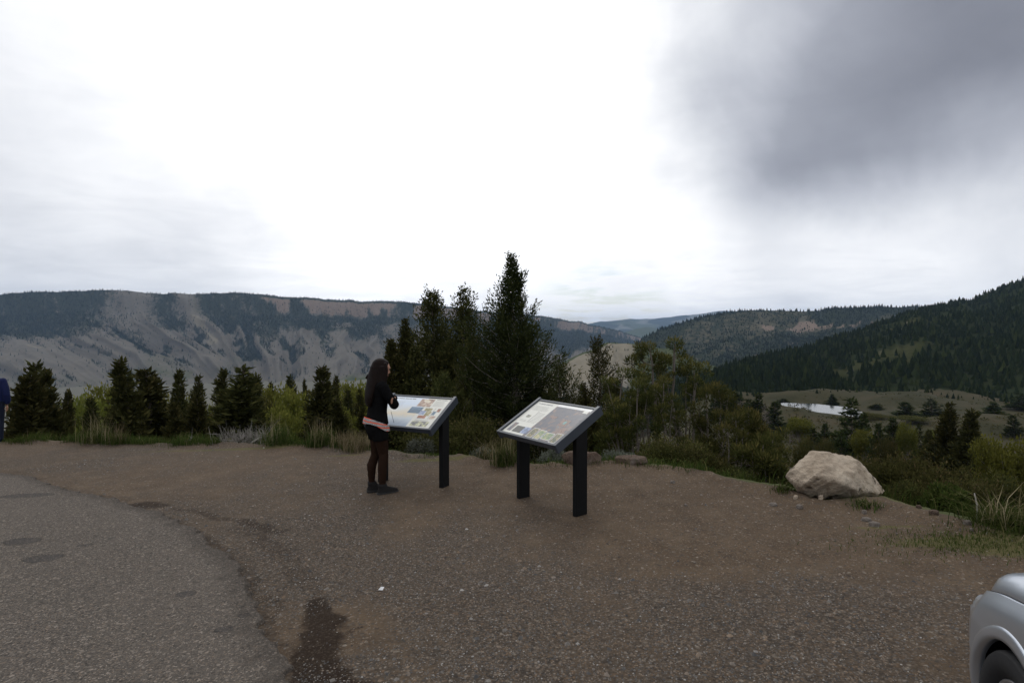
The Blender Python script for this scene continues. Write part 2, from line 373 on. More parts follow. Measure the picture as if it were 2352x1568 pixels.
def ground_material():
    m, t, b, o = material('ground'); p = t.new('ShaderNodeNewGeometry').outputs['Position']
    st = t.attr('stain'); gr = t.attr('grey'); vg = t.attr('veg'); tg = t.attr('tongue'); dist = t.attr('dist')
    # loose stone: cells of three sizes, each its own colour
    def stones(sc):
        wv = t.vmath('ADD', p, t.vmath('SCALE', t.noise(p, sc * 1.3, 2, 0.5, col=True), scale=0.6 / sc))
        q = t.new('ShaderNodeTexVoronoi', feature='F1'); t.put(q.inputs['Vector'], wv); q.inputs['Scale'].default_value = sc
        s = t.new('ShaderNodeSeparateColor'); t.put(s.inputs[0], q.outputs['Color'])
        c = t.ramp(s.outputs[0], [(0, (0.0330, 0.0286, 0.0254)), (.32, (0.0698, 0.0586, 0.0485)), (.62, (0.1028, 0.0833, 0.0651)), (.80, (0.1395, 0.0933, 0.0592)), (.92, (0.1836, 0.1533, 0.1242)), (1, (0.2268, 0.1960, 0.1610))])
        return c, q.outputs['Distance'], s.outputs[1]
    c1, d1, k1 = stones(56.0); c2, d2, k2 = stones(125.0)
    stone = t.mix(t.map(t.noise(p, 9, 3), 0.42, 0.6), c1, c2)
    stone = t.mix(t.map(d1, 0.25, 0.62, 0, 0.55), stone, (0.0330, 0.0253, 0.0190))
    nz = t.noise(p, 3.2, 6, 0.62); nf = t.noise(p, 60, 4, 0.7)
    dirt = t.ramp(t.math('ADD', t.math('MULTIPLY', nz, 0.6), t.math('MULTIPLY', nf, 0.4)), [(0.3, (0.0489, 0.0329, 0.0205)), (.5, (0.0807, 0.0563, 0.0362)), (.68, (0.1188, 0.0858, 0.0556))])
    dirt = t.mix(t.math('MULTIPLY', t.map(k2, 0.62, 0.9), 0.75), dirt, c2)
    dirt = t.mix(t.math('MULTIPLY', t.map(k1, 0.86, 0.9), 0.8), dirt, c1)
    gm = t.map(t.math('ADD', gr, t.math('MULTIPLY', t.math('SUBTRACT', t.noise(p, 5, 6, 0.75), 0.5), 1.5)), 0.12, 0.98, 0.0, 0.9)
    lot = t.mix(gm, dirt, stone)
    wet = t.map(t.math('ADD', st, t.math('MULTIPLY', t.math('SUBTRACT', t.noise(p, 22, 5, 0.75), 0.5), 0.8)), 0.28, 0.80)
    lot = t.mix(t.math('MULTIPLY', wet, 0.9), lot, t.mix(t.map(k2, 0.7, 0.9), (0.0147, 0.0086, 0.0053), (0.0367, 0.0267, 0.0177)))
    # beyond the rim: thatch and low green
    ng = t.noise(p, 1.7, 5, 0.65); nl = t.noise(p, 0.05, 5, 0.6)
    nearveg = t.ramp(t.math('ADD', t.math('MULTIPLY', ng, .7), t.math('MULTIPLY', nf, .3)), [(.3, (.035, .045, .014)), (.5, (.060, .068, .024)), (.7, (.12, .10, .05))])
    farveg = t.ramp(t.math('ADD', t.math('MULTIPLY', nl, .65), t.math('MULTIPLY', ng, .35)), [(.3, (0.0187, 0.0202, 0.0080)), (.48, (0.0367, 0.0345, 0.0162)), (.62, (0.0542, 0.0434, 0.0241)), (.78, (0.0625, 0.0477, 0.0311))])
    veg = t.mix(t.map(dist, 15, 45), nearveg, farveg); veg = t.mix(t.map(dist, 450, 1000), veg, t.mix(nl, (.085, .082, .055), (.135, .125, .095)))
    col = t.mix(t.map(t.math('ADD', vg, t.math('MULTIPLY', t.math('SUBTRACT', nf, .5), .8)), .35, .65), lot, veg)
    col = t.mix(t.math('MULTIPLY', t.map(t.math('ADD', tg, t.math('MULTIPLY', t.math('SUBTRACT', t.noise(p, 30, 5, .75), .5), 1.2)), .45, .75), .7), col, t.mix(nf, (.045, .055, .015), (.12, .10, .04)))
    t.put(b.inputs['Base Color'], col)
    b.inputs['Roughness'].default_value = .95; b.inputs['Specular IOR Level'].default_value = 0.12
    h = t.math('ADD', t.math('MULTIPLY', t.math('SUBTRACT', 0.6, d1), t.math('MULTIPLY', gm, 1.0)), t.math('MULTIPLY', nf, 0.5))
    bp = t.new('ShaderNodeBump'); bp.inputs['Strength'].default_value = 0.8; bp.inputs['Distance'].default_value = 0.012; t.put(bp.inputs['Height'], h); t.l.new(bp.outputs[0], b.inputs['Normal'])
    return m
ground = make_ground()

# ---- asphalt with a broken rim
ROAD_PX = [(-420, 1052), (-200, 1064), (0, 1084), (60, 1092), (120, 1112), (200, 1134), (270, 1149), (330, 1161), (375, 1180), (415, 1196), (455, 1222), (500, 1258), (545, 1297), (575, 1328), (600, 1364), (618, 1400), (634, 1440), (642, 1480), (655, 1530), (668, 1580)]
road_e = np.array([G(*q) for q in ROAD_PX]); road_e = np.concatenate([road_e, [[-.46, 1.0, 0], [-.3, 0.2, 0], [.3, -3, 0], [2, -9, 0]]])
def asphalt_material():
    m, t, b, o = material('asphalt'); p = t.new('ShaderNodeNewGeometry').outputs['Position']
    q = t.new('ShaderNodeTexVoronoi'); t.put(q.inputs['Vector'], p); q.inputs['Scale'].default_value = 140
    s = t.new('ShaderNodeSeparateColor'); t.put(s.inputs[0], q.outputs['Color'])
    agg = t.ramp(s.outputs[0], [(0, (0.0420, 0.0372, 0.0334)), (.4, (0.0805, 0.0706, 0.0607)), (.75, (0.1084, 0.0935, 0.0789)), (.9, (0.1469, 0.1111, 0.0820)), (1, (0.2519, 0.2222, 0.1943))])
    q2 = t.new('ShaderNodeTexVoronoi'); t.put(q2.inputs['Vector'], p); q2.inputs['Scale'].default_value = 70
    s2 = t.new('ShaderNodeSeparateColor'); t.put(s2.inputs[0], q2.outputs['Color'])
    agg = t.mix(t.map(s2.outputs[1], .82, .88), agg, t.ramp(s2.outputs[0], [(0, (0.0350, 0.0314, 0.0285)), (.6, (0.0909, 0.0784, 0.0668)), (1, (0.2309, 0.1960, 0.1639))]))
    big = t.noise(p, .9, 5, .6); col = t.mix(t.map(big, .3, .7, 0, .45), agg, t.mix(.5, agg, (0.1189, 0.1013, 0.0850)))
    pa = t.math('ADD', t.attr('patch'), t.math('MULTIPLY', t.math('SUBTRACT', t.noise(p, 16, 4, .7), .5), .5))
    col = t.mix(t.map(pa, .42, .6, 0, .85), col, t.mix(.35, (0.0364, 0.0347, 0.0352), agg))
    ring = t.math('MULTIPLY', t.map(pa, .30, .45), t.map(pa, .62, .48)); col = t.mix(t.math('MULTIPLY', ring, .5), col, (0.0245, 0.0222, 0.0206))
    rim = t.math('ADD', t.attr('rim'), t.math('MULTIPLY', t.math('SUBTRACT', t.noise(p, 11, 5, .7), .5), .9))
    col = t.mix(t.map(rim, .55, 1.05, 0, .5), col, (0.0315, 0.0261, 0.0219))
    t.put(b.inputs['Base Color'], col); b.inputs['Roughness'].default_value = .95; b.inputs['Specular IOR Level'].default_value = .12
    bp = t.new('ShaderNodeBump'); bp.inputs['Strength'].default_value = .6; bp.inputs['Distance'].default_value = .006
    t.put(bp.inputs['Height'], t.math('SUBTRACT', 1, q.outputs['Distance'])); t.l.new(bp.outputs[0], b.inputs['Normal']); return m
def road_line(n=900):
    d = np.concatenate([[0], np.cumsum(np.hypot(np.diff(road_e[:, 0]), np.diff(road_e[:, 1])))])
    s = np.concatenate([np.linspace(0, d[-1], 160), np.linspace(d[1], d[-3], 460)]); s = np.unique(s)
    x = np.interp(s, d, road_e[:, 0]); y = np.interp(s, d, road_e[:, 1])
    for _ in range(30): x[1:-1] = .25 * x[:-2] + .5 * x[1:-1] + .25 * x[2:]; y[1:-1] = .25 * y[:-2] + .5 * y[1:-1] + .25 * y[2:]
    nx, ny = np.gradient(y), -np.gradient(x); L = np.hypot(nx, ny) + 1e-9; nx /= L; ny /= L
    j = .07 * (fbm(s * 1.6, s * 0, 3, 81) - .5) * 2 + .05 * (fbm(s * 14, s * 0, 3, 83) - .5) * 2
    return x + nx * j, y + ny * j
def in_road(x, y):
    """inside the asphalt: left of / behind its rim"""
    lx, ly = road_line(); th = np.arctan2(lx - (-9), ly - (-3)); o = np.argsort(th); rr_ = np.hypot(lx + 9, ly + 3)
    return np.hypot(x + 9, y + 3) < np.interp(np.arctan2(x + 9, y + 3), th[o], rr_[o])
def make_road():
    lx, ly = road_line(); cx, cy = -9.0, -3.0
    k = 1 - np.concatenate([[0, .0006, .0018], np.geomspace(.004, 1, 84)])
    k = np.concatenate([k[:-1], [0.02]])
    X = cx + (lx - cx)[None, :] * k[:, None]; Y = cy + (ly - cy)[None, :] * k[:, None]
    x = X.ravel(); y = Y.ravel(); dist = ((1 - k)[:, None] * np.hypot(lx - cx, ly - cy)[None, :]).ravel()
    z = ground_z(x, y, False) + .022 + .008 * (fbm(x * 2, y * 2, 3, 91) - .5) - .045 * (1 - sstep(dist, 0, .05)) + .012 * (fbm(x * .9 + 40, y * .9 + 11, 3, 21) - .5)
    pt = np.zeros_like(x)
    for px, py, rx, ry in ((50, 1248, .16, .085), (98, 1288, .15, .085), (62, 1142, .30, .10), (427, 1370, .062, .045), (515, 1453, .055, .035), (200, 1257, .07, .03), (560, 1420, .035, .03)):
        c = G(px, py); pt = np.maximum(pt, 1 - sstep(np.hypot((x - c[0]) / rx, (y - c[1]) / ry), .5, 1.5))
    me = mesh('road', np.stack([x, y, z], 1), grid_faces(len(k), len(lx)), [asphalt_material()], True, {'patch': pt, 'rim': 1 - sstep(dist, 0, .5)})
    return obj('road', me, kind='structure')
road = make_road()

# ---- far hills
def hill_material(name, base, spec=None):
    m, t, b, o = material(name); p = t.new('ShaderNodeNewGeometry').outputs['Position']
    n1 = t.noise(p, .012, 6, .62); n2 = t.noise(p, .06, 5, .65)
    c = t.ramp(t.math('ADD', t.math('MULTIPLY', n1, .6), t.math('MULTIPLY', n2, .4)), [(.30, base[0]), (.5, base[1]), (.70, base[2])])
    c = t.mix(t.map(t.math('ADD', t.attr('green'), t.math('MULTIPLY', t.math('SUBTRACT', n2, .5), .9)), .35, .75), c, t.mix(n2, (0.0468, 0.0608, 0.0250), (0.0780, 0.0819, 0.0390)))
    cl = t.math('ADD', t.attr('cliff'), t.math('MULTIPLY', t.math('SUBTRACT', t.noise(p, .03, 5, .7), .5), .8))
    c = t.mix(t.map(cl, .38, .62), c, t.mix(n2, (0.1170, 0.0858, 0.0686), (0.2340, 0.1833, 0.1404)))
    bd = t.math('ADD', t.attr('band'), t.math('MULTIPLY', t.math('SUBTRACT', n2, .5), .7)); c = t.mix(t.map(bd, .35, .7, 0, .85), c, t.mix(n2, (0.1560, 0.1365, 0.0975), (0.2340, 0.2067, 0.1560)))
    fo = t.math('ADD', t.attr('forest'), t.math('MULTIPLY', t.math('SUBTRACT', t.noise(p, .05, 6, .8), .5), 1.5)); c = t.mix(t.map(fo, .40, .66, 0, .88), c, t.mix(n2, (0.0125, 0.0187, 0.0101), (0.0281, 0.0351, 0.0172)))
    t.put(b.inputs['Base Color'], c); b.inputs['Roughness'].default_value = 1; b.inputs['Specular IOR Level'].default_value = 0
    return m
def hill(name, ctrl, nu, nv, prof, relief, masks, mat, back=900, nb=10, backdrop=-0.10, label=None):
    """ctrl rows: x px, crest y px, crest distance, foot distance, foot z"""
    c = np.array(ctrl, float); lo, hi = max(c[0, 0], -200), min(c[-1, 0], 2520); px = np.linspace(lo, hi, nu)
    if c[0, 0] < lo: px = np.concatenate([np.linspace(c[0, 0], lo, 70)[:-1], px])
    if c[-1, 0] > hi: px = np.concatenate([px, np.linspace(hi, c[-1, 0], 70)[1:]])
    nu = len(px)
    cyv = np.interp(px, c[:, 0], c[:, 1]); cd = np.interp(px, c[:, 0], c[:, 2]); fd = np.interp(px, c[:, 0], c[:, 3]); fz = np.interp(px, c[:, 0], c[:, 4])
    for _ in range(3):
        q = np.pad(cd, 8, mode='edge'); cd = np.convolve(q, np.ones(17) / 17, 'valid'); q = np.pad(fd, 8, mode='edge'); fd = np.convolve(q, np.ones(17) / 17, 'valid')
    hx = (px - CX) / F / math.cos(PITCH)
    cz = np.array([P(a, b_, d)[2] for a, b_, d in zip(px, cyv, cd)])
    v = np.concatenate([np.linspace(0, 1, nv), 1 + np.linspace(0, 1, nb + 1)[1:]])
    U = np.broadcast_to(px, (len(v), nu)); V = np.broadcast_to(v[:, None], (len(v), nu)); Vf = np.minimum(V, 1); B = np.maximum(V - 1, 0)
    D = fd + (cd - fd) * Vf + back * B
    pr = prof(Vf, U); Z = fz + (cz - fz) * pr + backdrop * back * B * B
    Xw = hx * D; al = np.cumsum(np.hypot(np.gradient(hx * cd), np.gradient(cd)))[None, :] + 0 * V
    dz, dd = relief(U, V, al, Xw, D); Z = Z + dz; D = D + dd; Xw = hx * D
    msk = masks(U, V, al, Xw, D, Z)
    me = mesh(name, np.stack([Xw, D, Z], -1).reshape(-1, 3), grid_faces(len(v), nu), [mat], True, {k: np.broadcast_to(q, V.shape).ravel() for k, q in msk.items()})
    o = obj(name, me, kind='structure'); return dict(o=o, X=Xw, Y=D, Z=Z, U=U, V=V, al=al, **msk)

def far_trees(name, h, n, dens, hmin, hmax, sides, tiers, seed, wide=.30, label=None, tone=0.0, crest=0.0):
    rng = np.random.default_rng(seed); nr, nc = h['X'].shape
    d = dens(h) * np.clip(np.gradient(h['U'][0]) / np.median(np.gradient(h['U'][0])), 1, 4)[None, :]; d = d / d.max(); N = n; keep = []
    while sum(len(k[0]) for k in keep) < N:
        i = rng.uniform(1.2, nr - 1.001, N * 2); j = rng.uniform(0, nc - 1.001, N * 2)
        ii = i.astype(int); jj = j.astype(int); ok = rng.uniform(size=N * 2) < d[ii, jj]; keep.append((i[ok], j[ok]))
    i = np.concatenate([k[0] for k in keep])[:N]; j = np.concatenate([k[1] for k in keep])[:N]
    ii = i.astype(int); jj = j.astype(int); fi = i - ii; fj = j - jj
    def bl(A): return (A[ii, jj] * (1 - fi) * (1 - fj) + A[ii + 1, jj] * fi * (1 - fj) + A[ii, jj + 1] * (1 - fi) * fj + A[ii + 1, jj + 1] * fi * fj)
    return cone_trees(name, np.stack([bl(h['X']), bl(h['Y']), bl(h['Z'])], 1), rng.uniform(hmin, hmax, N) * rng.uniform(.7, 1, N) * (.6 + .4 * sstep(bl(h['V']), .02, .14)) * (1 + crest * (np.abs(bl(h['V']) - 1) < .03)), sides, tiers, rng, wide, label, tone)
def cone_trees(name, pos, H, sides, tiers, rng, wide, label, tone=0.0):
    N = len(pos); Wd = H * wide * rng.uniform(.7, 1.25, N); rot = rng.uniform(0, 6.28, N); vs = []; per = 0; f = []
    for k in range(tiers):
        z0 = .08 + .62 * k / tiers if tiers > 1 else .0; z1 = 1.0 if k == tiers - 1 else z0 + .95 / tiers + .12; rad = (1 - k / (tiers + .35)) * .5
        a = np.arange(sides) * 2 * np.pi / sides + k * .7
        jit = rng.uniform(.65, 1.3, (N, sides)); ring = np.stack([np.cos(a + rot[:, None]) * Wd[:, None] * rad * jit * 2 * .5, np.sin(a + rot[:, None]) * Wd[:, None] * rad * jit * 2 * .5, (z0 * H)[:, None] * rng.uniform(.7, 1.15, (N, sides))], -1)
        top = np.stack([rng.normal(0, .02, N) * H, rng.normal(0, .02, N) * H, z1 * H], -1)[:, None]
        vs.append(np.concatenate([ring, top], 1)); f += [[per + q, per + (q + 1) % sides, per + sides] for q in range(sides)]; per += sides + 1
    V = np.concatenate(vs, 1) + pos[:, None, :]; Fc = (np.array(f)[None] + (np.arange(N) * per)[:, None, None]).reshape(-1, 3)
    tint = np.clip(np.repeat(rng.beta(2.2, 2.2, N), per) * .9 + tone, 0, 1)
    me = mesh(name, V.reshape(-1, 3), Fc, [MATS['far_needles']], False, {'tint': tint})
    return obj(name, me, label=label, cat='forest', kind='stuff')
foliage('far_needles', (.008, .012, .007), (.019, .026, .012), (.042, .050, .018), .1)

# the long mountain across the valley
def ev_prof(v, u):
    s = .46 * v ** 1.25 + .0; s = .72 * v ** 1.12 + .14 * sstep(v, .88, .97) + .14 * v ** 3; return s
def ev_relief(U, V, al, X, D):
    sk = np.where(U < 620, -.9, .25); sk = -.95 + 1.2 * sstep(U, 420, 760)
    s = al / 330.0 + sk * (1 - V) * 2.2 + .5 * (fbm(al / 500, V * 3, 3, 101) - .5)
    r1 = ridged(s, V * .55, 4, 111, .55); r2 = ridged(s * 3.1 + 5, V * 1.6, 3, 131)
    A = 95 * sstep(V, .02, .35) * (1 - .75 * sstep(V, .72, .98)); A = np.where(V > 1, 0, A)
    dz = A * (r1 - .62) + .34 * A * (r2 - .6) + .10 * A * (ridged(s * 9, V * 3, 3, 133) - .6)
    cl = 9 * (ridged(al / 45, V * 2, 3, 141) - .6) * sstep(V, .74, .84) * (1 - sstep(V, .97, 1.0))
    dz = dz + 4 * (fbm(al / 60, V * 8, 3, 151) - .5) + np.where(V >= 1, 3 * (fbm(al / 40, V * 30, 3, 161) - .5), 0)
    return dz, -2.2 * A * (r1 - .6) + cl * 2
def ev_masks(U, V, al, X, D, Z):
    n = fbm(al / 420, V * 3, 4, 171); n2 = fbm(al / 90 + V * 2, V * 9, 4, 181); skx = -.95 + 1.2 * sstep(U, 420, 760)
    s = al / 330.0 + skx * (1 - V) * 2.2 + .5 * (fbm(al / 500, V * 3, 3, 101) - .5); r1 = ridged(s, V * .55, 4, 111, .55)
    gul = sstep(.62 - r1, -.02, .10)
    top = sstep(V + .34 * (n - .5) + .40 * (n2 - .5), .52, .84) * (1 - .9 * np.exp(-((U - 300) / 55) ** 2) * sstep(V, .6, .7)) * (1 - .8 * np.exp(-((U - 455 + 160 * (V - .8)) / 26) ** 2) * sstep(V, .45, .6))
    left = (1 - sstep(U, 120, 420)) * sstep(V + .25 * (n - .5), .45, .7)
    dens = sstep(U, 1180, 1330)
    forest = np.clip(np.maximum(np.maximum(top, left) * .95, .95 * gul * sstep(V, .22, .42) * sstep(n2, .36, .52)) + dens * sstep(V + .5 * (n - .5), .3, .55), 0, 1)
    cliff = sstep(V, .885, .915) * (1 - sstep(V, .96, .985)) * sstep(U, 430, 640) * sstep(n2 + .10 * sstep(U, 700, 900) + .5 * (fbm(al / 22, V * 14, 3, 195) - .5), .30, .80) * .8
    cliff = np.maximum(cliff, .7 * np.exp(-((V - .06) / .05) ** 2) * sstep(U, 480, 560) * sstep(n2, .40, .52))
    g2 = sstep(.60 - ridged(s * 3.1 + 5, V * 1.6, 3, 131), -.02, .16) * sstep(V, .06, .2) * (1 - sstep(V, .7, .85)); forest = np.clip(np.maximum(forest, .62 * g2 * sstep(n2, .38, .55)), 0, 1); n3 = fbm(al / 28, V * 26, 3, 191); forest = np.clip(forest * (.62 + .75 * (n3 - .2)), 0, 1) * (1 - .85 * cliff); forest = np.where(V >= 1, .75, forest)
    band = (np.exp(-((V - .66 - .04 * (n - .5) * 4) / .018) ** 2) * sstep(n2, .42, .58) + np.exp(-((V - .56 - .03 * (n - .5) * 4) / .012) ** 2) * sstep(n2, .48, .6)) * (1 - sstep(U, 330, 420))
    band = np.maximum(band, np.exp(-((U - 455 + 160 * (V - .8)) / 16) ** 2) * sstep(V, .50, .6) * (1 - sstep(V, .84, .9)) * .9)
    green = np.clip(.45 * (1 - sstep(V + .3 * (n - .5), .08, .40)) + .45 * sstep(n, .5, .7), 0, 1)
    return dict(forest=forest, cliff=cliff, band=band * (1 - forest), green=green)
EV = [(-3600, 600, 1500, 1000, -240), (-1900, 615, 2000, 1400, -240), (-760, 640, 2500, 1700, -240), (-300, 660, 2700, 1800, -240), (0, 676, 3000, 2000, -240), (120, 672, 3050, 2050, -240), (250, 668, 3100, 2080, -240), (420, 676, 3150, 2120, -240), (540, 673, 3200, 2150, -240), (640, 682, 3300, 2200, -240), (780, 690, 3420, 2260, -240), (950, 697, 3650, 2350, -240), (1120, 714, 4000, 2500, -240),
      (1240, 727, 4350, 2700, -240), (1330, 740, 4750, 3000, -240), (1400, 755, 5200, 3500, -240), (1460, 772, 5700, 4100, -240), (1540, 800, 6200, 4800, -240)]
hill_material('mountain_soil', [(.100, .089, .074), (.126, .113, .093), (.15, .135, .112)])
ev = hill('mountain', EV, 700, 116, ev_prof, ev_relief, ev_masks, MATS['mountain_soil'], 1500)
far_trees('mountain_wood', ev, 30000, lambda h: h['forest'] ** 2 * (h['U'] > -60) * np.where(h['V'] > 1.25, 0, 1) + .012, 8, 15, 3, 1, 11, .38, 'dark conifer wood on the upper slopes of the long mountain', .05)

def soft(v, u): return sstep(v, -.15, 1.02) / sstep(np.array(1.0), -.15, 1.02)
def rel(scale, A, seed):
    def f(U, V, al, X, D):
        q = A * sstep(V, 0, .25) * (1 - .6 * sstep(V, .8, 1)); r1 = ridged(al / scale + .3 * V, V * .8, 4, seed); r2 = fbm(X / scale * 3, D / scale * 3, 4, seed + 9)
        return q * (r1 - .6) + .5 * q * (r2 - .5) + np.where(V >= 1, .25 * A * (fbm(al / scale * 4, V * 0, 3, seed + 3) - .5), 0), -1.2 * q * (r1 - .6)
    return f
# farthest blue ridge
fr_m = lambda U, V, al, X, D, Z: dict(forest=sstep(fbm(al / 900, V * 5, 5, 201), .45, .58), cliff=0 * V, band=.4 * sstep(fbm(al / 500, V * 7, 3, 205), .55, .7), green=sstep(fbm(al / 1200, V * 4, 4, 207), .42, .6))
hill_material('ridge_soil', [(.10, .10, .085), (.14, .14, .12), (.18, .172, .145)])
hill('far_ridge', [(1180, 770, 11000, 7000, -260), (1330, 748, 11500, 7200, -260), (1380, 737, 11500, 7400, -260), (1440, 733, 11800, 7500, -260), (1520, 730, 12000, 7600, -260), (1600, 722, 12400, 7700, -260), (1660, 715, 12800, 7800, -260), (1760, 717, 13000, 7900, -260), (1900, 722, 13000, 8000, -260), (2200, 735, 13000, 8000, -260)], 260, 60, soft, rel(1500, 120, 211), fr_m, MATS['ridge_soil'], 3000)
hill('far_knoll', [(1380, 790, 7400, 6200, -260), (1420, 768, 7500, 6200, -260), (1460, 755, 7600, 6300, -260), (1490, 751, 7700, 6400, -260), (1520, 757, 7700, 6400, -260), (1600, 775, 7700, 6400, -260)], 90, 40, soft, rel(700, 50, 221), lambda U, V, al, X, D, Z: dict(forest=sstep(fbm(al / 300, V * 5, 4, 231), .56, .66), cliff=0 * V, band=0 * V, green=.9 + 0 * V), MATS['ridge_soil'], 1200)

# wooded hill on the right with a cliff band
mh_m = lambda U, V, al, X, D, Z: (lambda n, c: dict(forest=np.clip((.55 + .6 * sstep(n, .36, .56)) * (1 - .75 * c), 0, 1), cliff=c, band=0 * V, green=.55 * sstep(n, .5, .65)))(fbm(al / 260, V * 4, 4, 241),
     np.clip(np.exp(-((V - .80) / .07) ** 2) * sstep(U, 1690, 1800) * sstep(fbm(al / 70, V * 6, 4, 243), .44, .56) + .7 * np.exp(-((V - .45) / .16) ** 2) * sstep(U, 1640, 1720) * sstep(fbm(al / 45, V * 9, 4, 247), .57, .64), 0, 1))
MHC = [(1380, 850, 2000, 1400, -160), (1450, 800, 2100, 1400, -160), (1480, 770, 2150, 1420, -160), (1520, 752, 2200, 1440, -160), (1580, 735, 2200, 1450, -150), (1640, 722, 2250, 1460, -140), (1700, 713, 2250, 1470, -130), (1760, 710, 2250, 1480, -120), (1850, 711, 2250, 1480, -110), (1950, 709, 2250, 1480, -100), (2060, 706, 2250, 1480, -90), (2200, 700, 2250, 1480, -80), (2500, 690, 2250, 1480, -60)]
hill_material('wooded_soil', [(.055, .052, .035), (.085, .078, .052), (.12, .105, .075)])
mh = hill('wooded_hill', MHC, 340, 90, lambda v, u: .75 * v ** 1.05 + .25 * sstep(v, .7, .95), rel(240, 42, 251), mh_m, MATS['wooded_soil'], 700)
far_trees('hill_wood', mh, 15000, lambda h: h['forest'] ** 1.5 * np.where(h['V'] > 1.2, 0, 1) + .02, 6, 11, 4, 1, 12, .60, 'dark green conifer wood on the hill with a reddish cliff', crest=.5)

# pale bare hill behind the central trees
th_m = lambda U, V, al, X, D, Z: (lambda n: dict(forest=np.clip(sstep(n, .50, .62) * .9 * (1 - sstep(V, .35, .6)) + .6 * sstep(U, 1440, 1500) * sstep(n, .42, .52), 0, 1), cliff=.0 * V, band=1.0 * sstep(V + .4 * (n - .5), .25, .5) * (1 - sstep(V, .92, .97)) * (1 - sstep(U, 1440, 1480)), green=.8 * sstep(U, 1420, 1460) + .8 * sstep(V, .94, .98)))(fbm(al / 90, V * 4, 4, 261))
hill_material('pale_soil', [(.12, .11, .085), (.19, .172, .14), (.28, .255, .21)])
th = hill('pale_hill', [(1100, 930, 1200, 900, -150), (1240, 868, 1250, 900, -150), (1290, 838, 1300, 900, -150), (1330, 816, 1330, 900, -150), (1390, 794, 1350, 900, -150), (1440, 784, 1380, 900, -150), (1500, 792, 1400, 900, -150), (1560, 815, 1400, 950, -150), (1660, 850, 1400, 1000, -150), (1800, 880, 1400, 1000, -150)], 200, 60, soft, rel(160, 36, 271), th_m, MATS['pale_soil'], 350)
far_trees('pale_hill_wood', th, 1500, lambda h: h['forest'] ** 2 * np.where(h['V'] > 1.2, 0, 1) + .03, 6, 11, 5, 2, 13, .36, 'scattered dark conifers on the pale bare hill')

# near wooded slope on the right
def ns_m(U, V, al, X, D, Z):
    n = fbm(X / 120, D / 160, 4, 281); glade = np.exp(-((U - 2010) / 130) ** 2 - ((V - .30) / .10) ** 2) * sstep(n, .38, .5) + np.exp(-((U - 2130) / 90) ** 2 - ((V - .66) / .10) ** 2) * .7
    glade = np.clip(glade, 0, 1); return dict(forest=np.clip(1 - 1.1 * glade, 0, 1), cliff=0 * V, band=.5 * sstep(fbm(al / 40, V * 5, 3, 285), .66, .72), green=.45 * glade, glade=glade)
NS = [(1440, 930, 430, 290, -52), (1540, 900, 470, 290, -44), (1620, 872, 520, 290, -38), (1700, 846, 560, 290, -34), (1780, 822, 620, 288, -33), (1860, 798, 680, 286, -32.5), (1940, 772, 740, 284, -32.5), (2020, 746, 800, 280, -33), (2100, 716, 850, 268, -34), (2160, 700, 900, 275, -36), (2230, 688, 930, 270, -36), (2290, 664, 950, 265, -36), (2352, 644, 970, 260, -36), (2500, 600, 980, 250, -36), (2900, 540, 960, 230, -36), (3600, 520, 900, 210, -34), (4800, 540, 760, 190, -32), (6600, 640, 560, 170, -30), (8200, 790, 420, 150, -28)]
hill_material('slope_soil', [(.022, .026, .012), (.034, .038, .017), (.055, .052, .028)])
ns = hill('wooded_slope', NS, 300, 80, lambda v, u: v ** 1.12, rel(150, 26, 291), ns_m, MATS['slope_soil'], 300)
far_trees('slope_wood', ns, 15000, lambda h: (.04 + h['forest'] ** 2) * np.where(h['V'] > 1.15, 0, 1), 5, 9.5, 6, 2, 14, .62, 'dense dark conifer wood covering the near right slope')

# pond
def make_pond():
    a = np.linspace(0, 2 * np.pi, 72, endpoint=False); rr_ = 1.12 + .10 * np.sin(3 * a + 1) + .05 * np.sin(7 * a)
    v = np.stack([POND[0] + 12 * rr_ * np.cos(a), POND[1] + 20 * rr_ * np.sin(a), np.full(72, POND_Z)], 1); v = np.concatenate([v, [[POND[0], POND[1], POND_Z]]])
    m, t, b, o = material('pond_water'); b.inputs['Base Color'].default_value = (.02, .025, .022, 1); b.inputs['Roughness'].default_value = .10; b.inputs['IOR'].default_value = 1.33
    p = t.new('ShaderNodeNewGeometry').outputs['Position']; bp = t.new('ShaderNodeBump'); bp.inputs['Strength'].default_value = .06; t.put(bp.inputs['Height'], t.noise(p, 1.2, 3)); t.l.new(bp.outputs[0], b.inputs['Normal'])
    me = mesh('pond_water', v, np.stack([np.arange(72), (np.arange(72) + 1) % 72, np.full(72, 72)], 1), [m], True); return obj('pond', me, kind='structure')
make_pond()
# ================================================================== VEGETATION
foliage('needles', (.018, .020, .008), (.052, .053, .019), (.115, .10, .036), .2)
foliage('spruce_needles', (.014, .020, .008), (.038, .049, .018), (.085, .090, .032), .2)
foliage('juniper_leaf', (.028, .034, .011), (.070, .073, .023), (.165, .135, .048), .3)
foliage('feather_leaf', (.022, .028, .010), (.058, .064, .022), (.11, .10, .036), .25)
foliage('spring_leaf', (.055, .062, .013), (.118, .124, .026), (.19, .185, .045), .3)
foliage('shrub_leaf', (.028, .030, .011), (.066, .066, .022), (.12, .092, .045), .25)
foliage('sage_leaf', (.060, .066, .050), (.115, .122, .098), (.18, .185, .155), .2)
foliage('grass_blade', (.024, .038, .010), (.052, .072, .018), (.12, .11, .045), .3)
foliage('dry_blade', (.08, .075, .03), (.20, .165, .095), (.36, .30, .20), .3)
foliage('dead_twig', (.10, .095, .085), (.20, .19, .17), (.30, .285, .26), .0)
plain('bark', (.085, .070, .056), .95, var=.45, scale=30, bump=.6, spec=.2)
plain('grey_bark', (.14, .12, .105), .95, var=.4, scale=40, bump=.6, spec=.2)

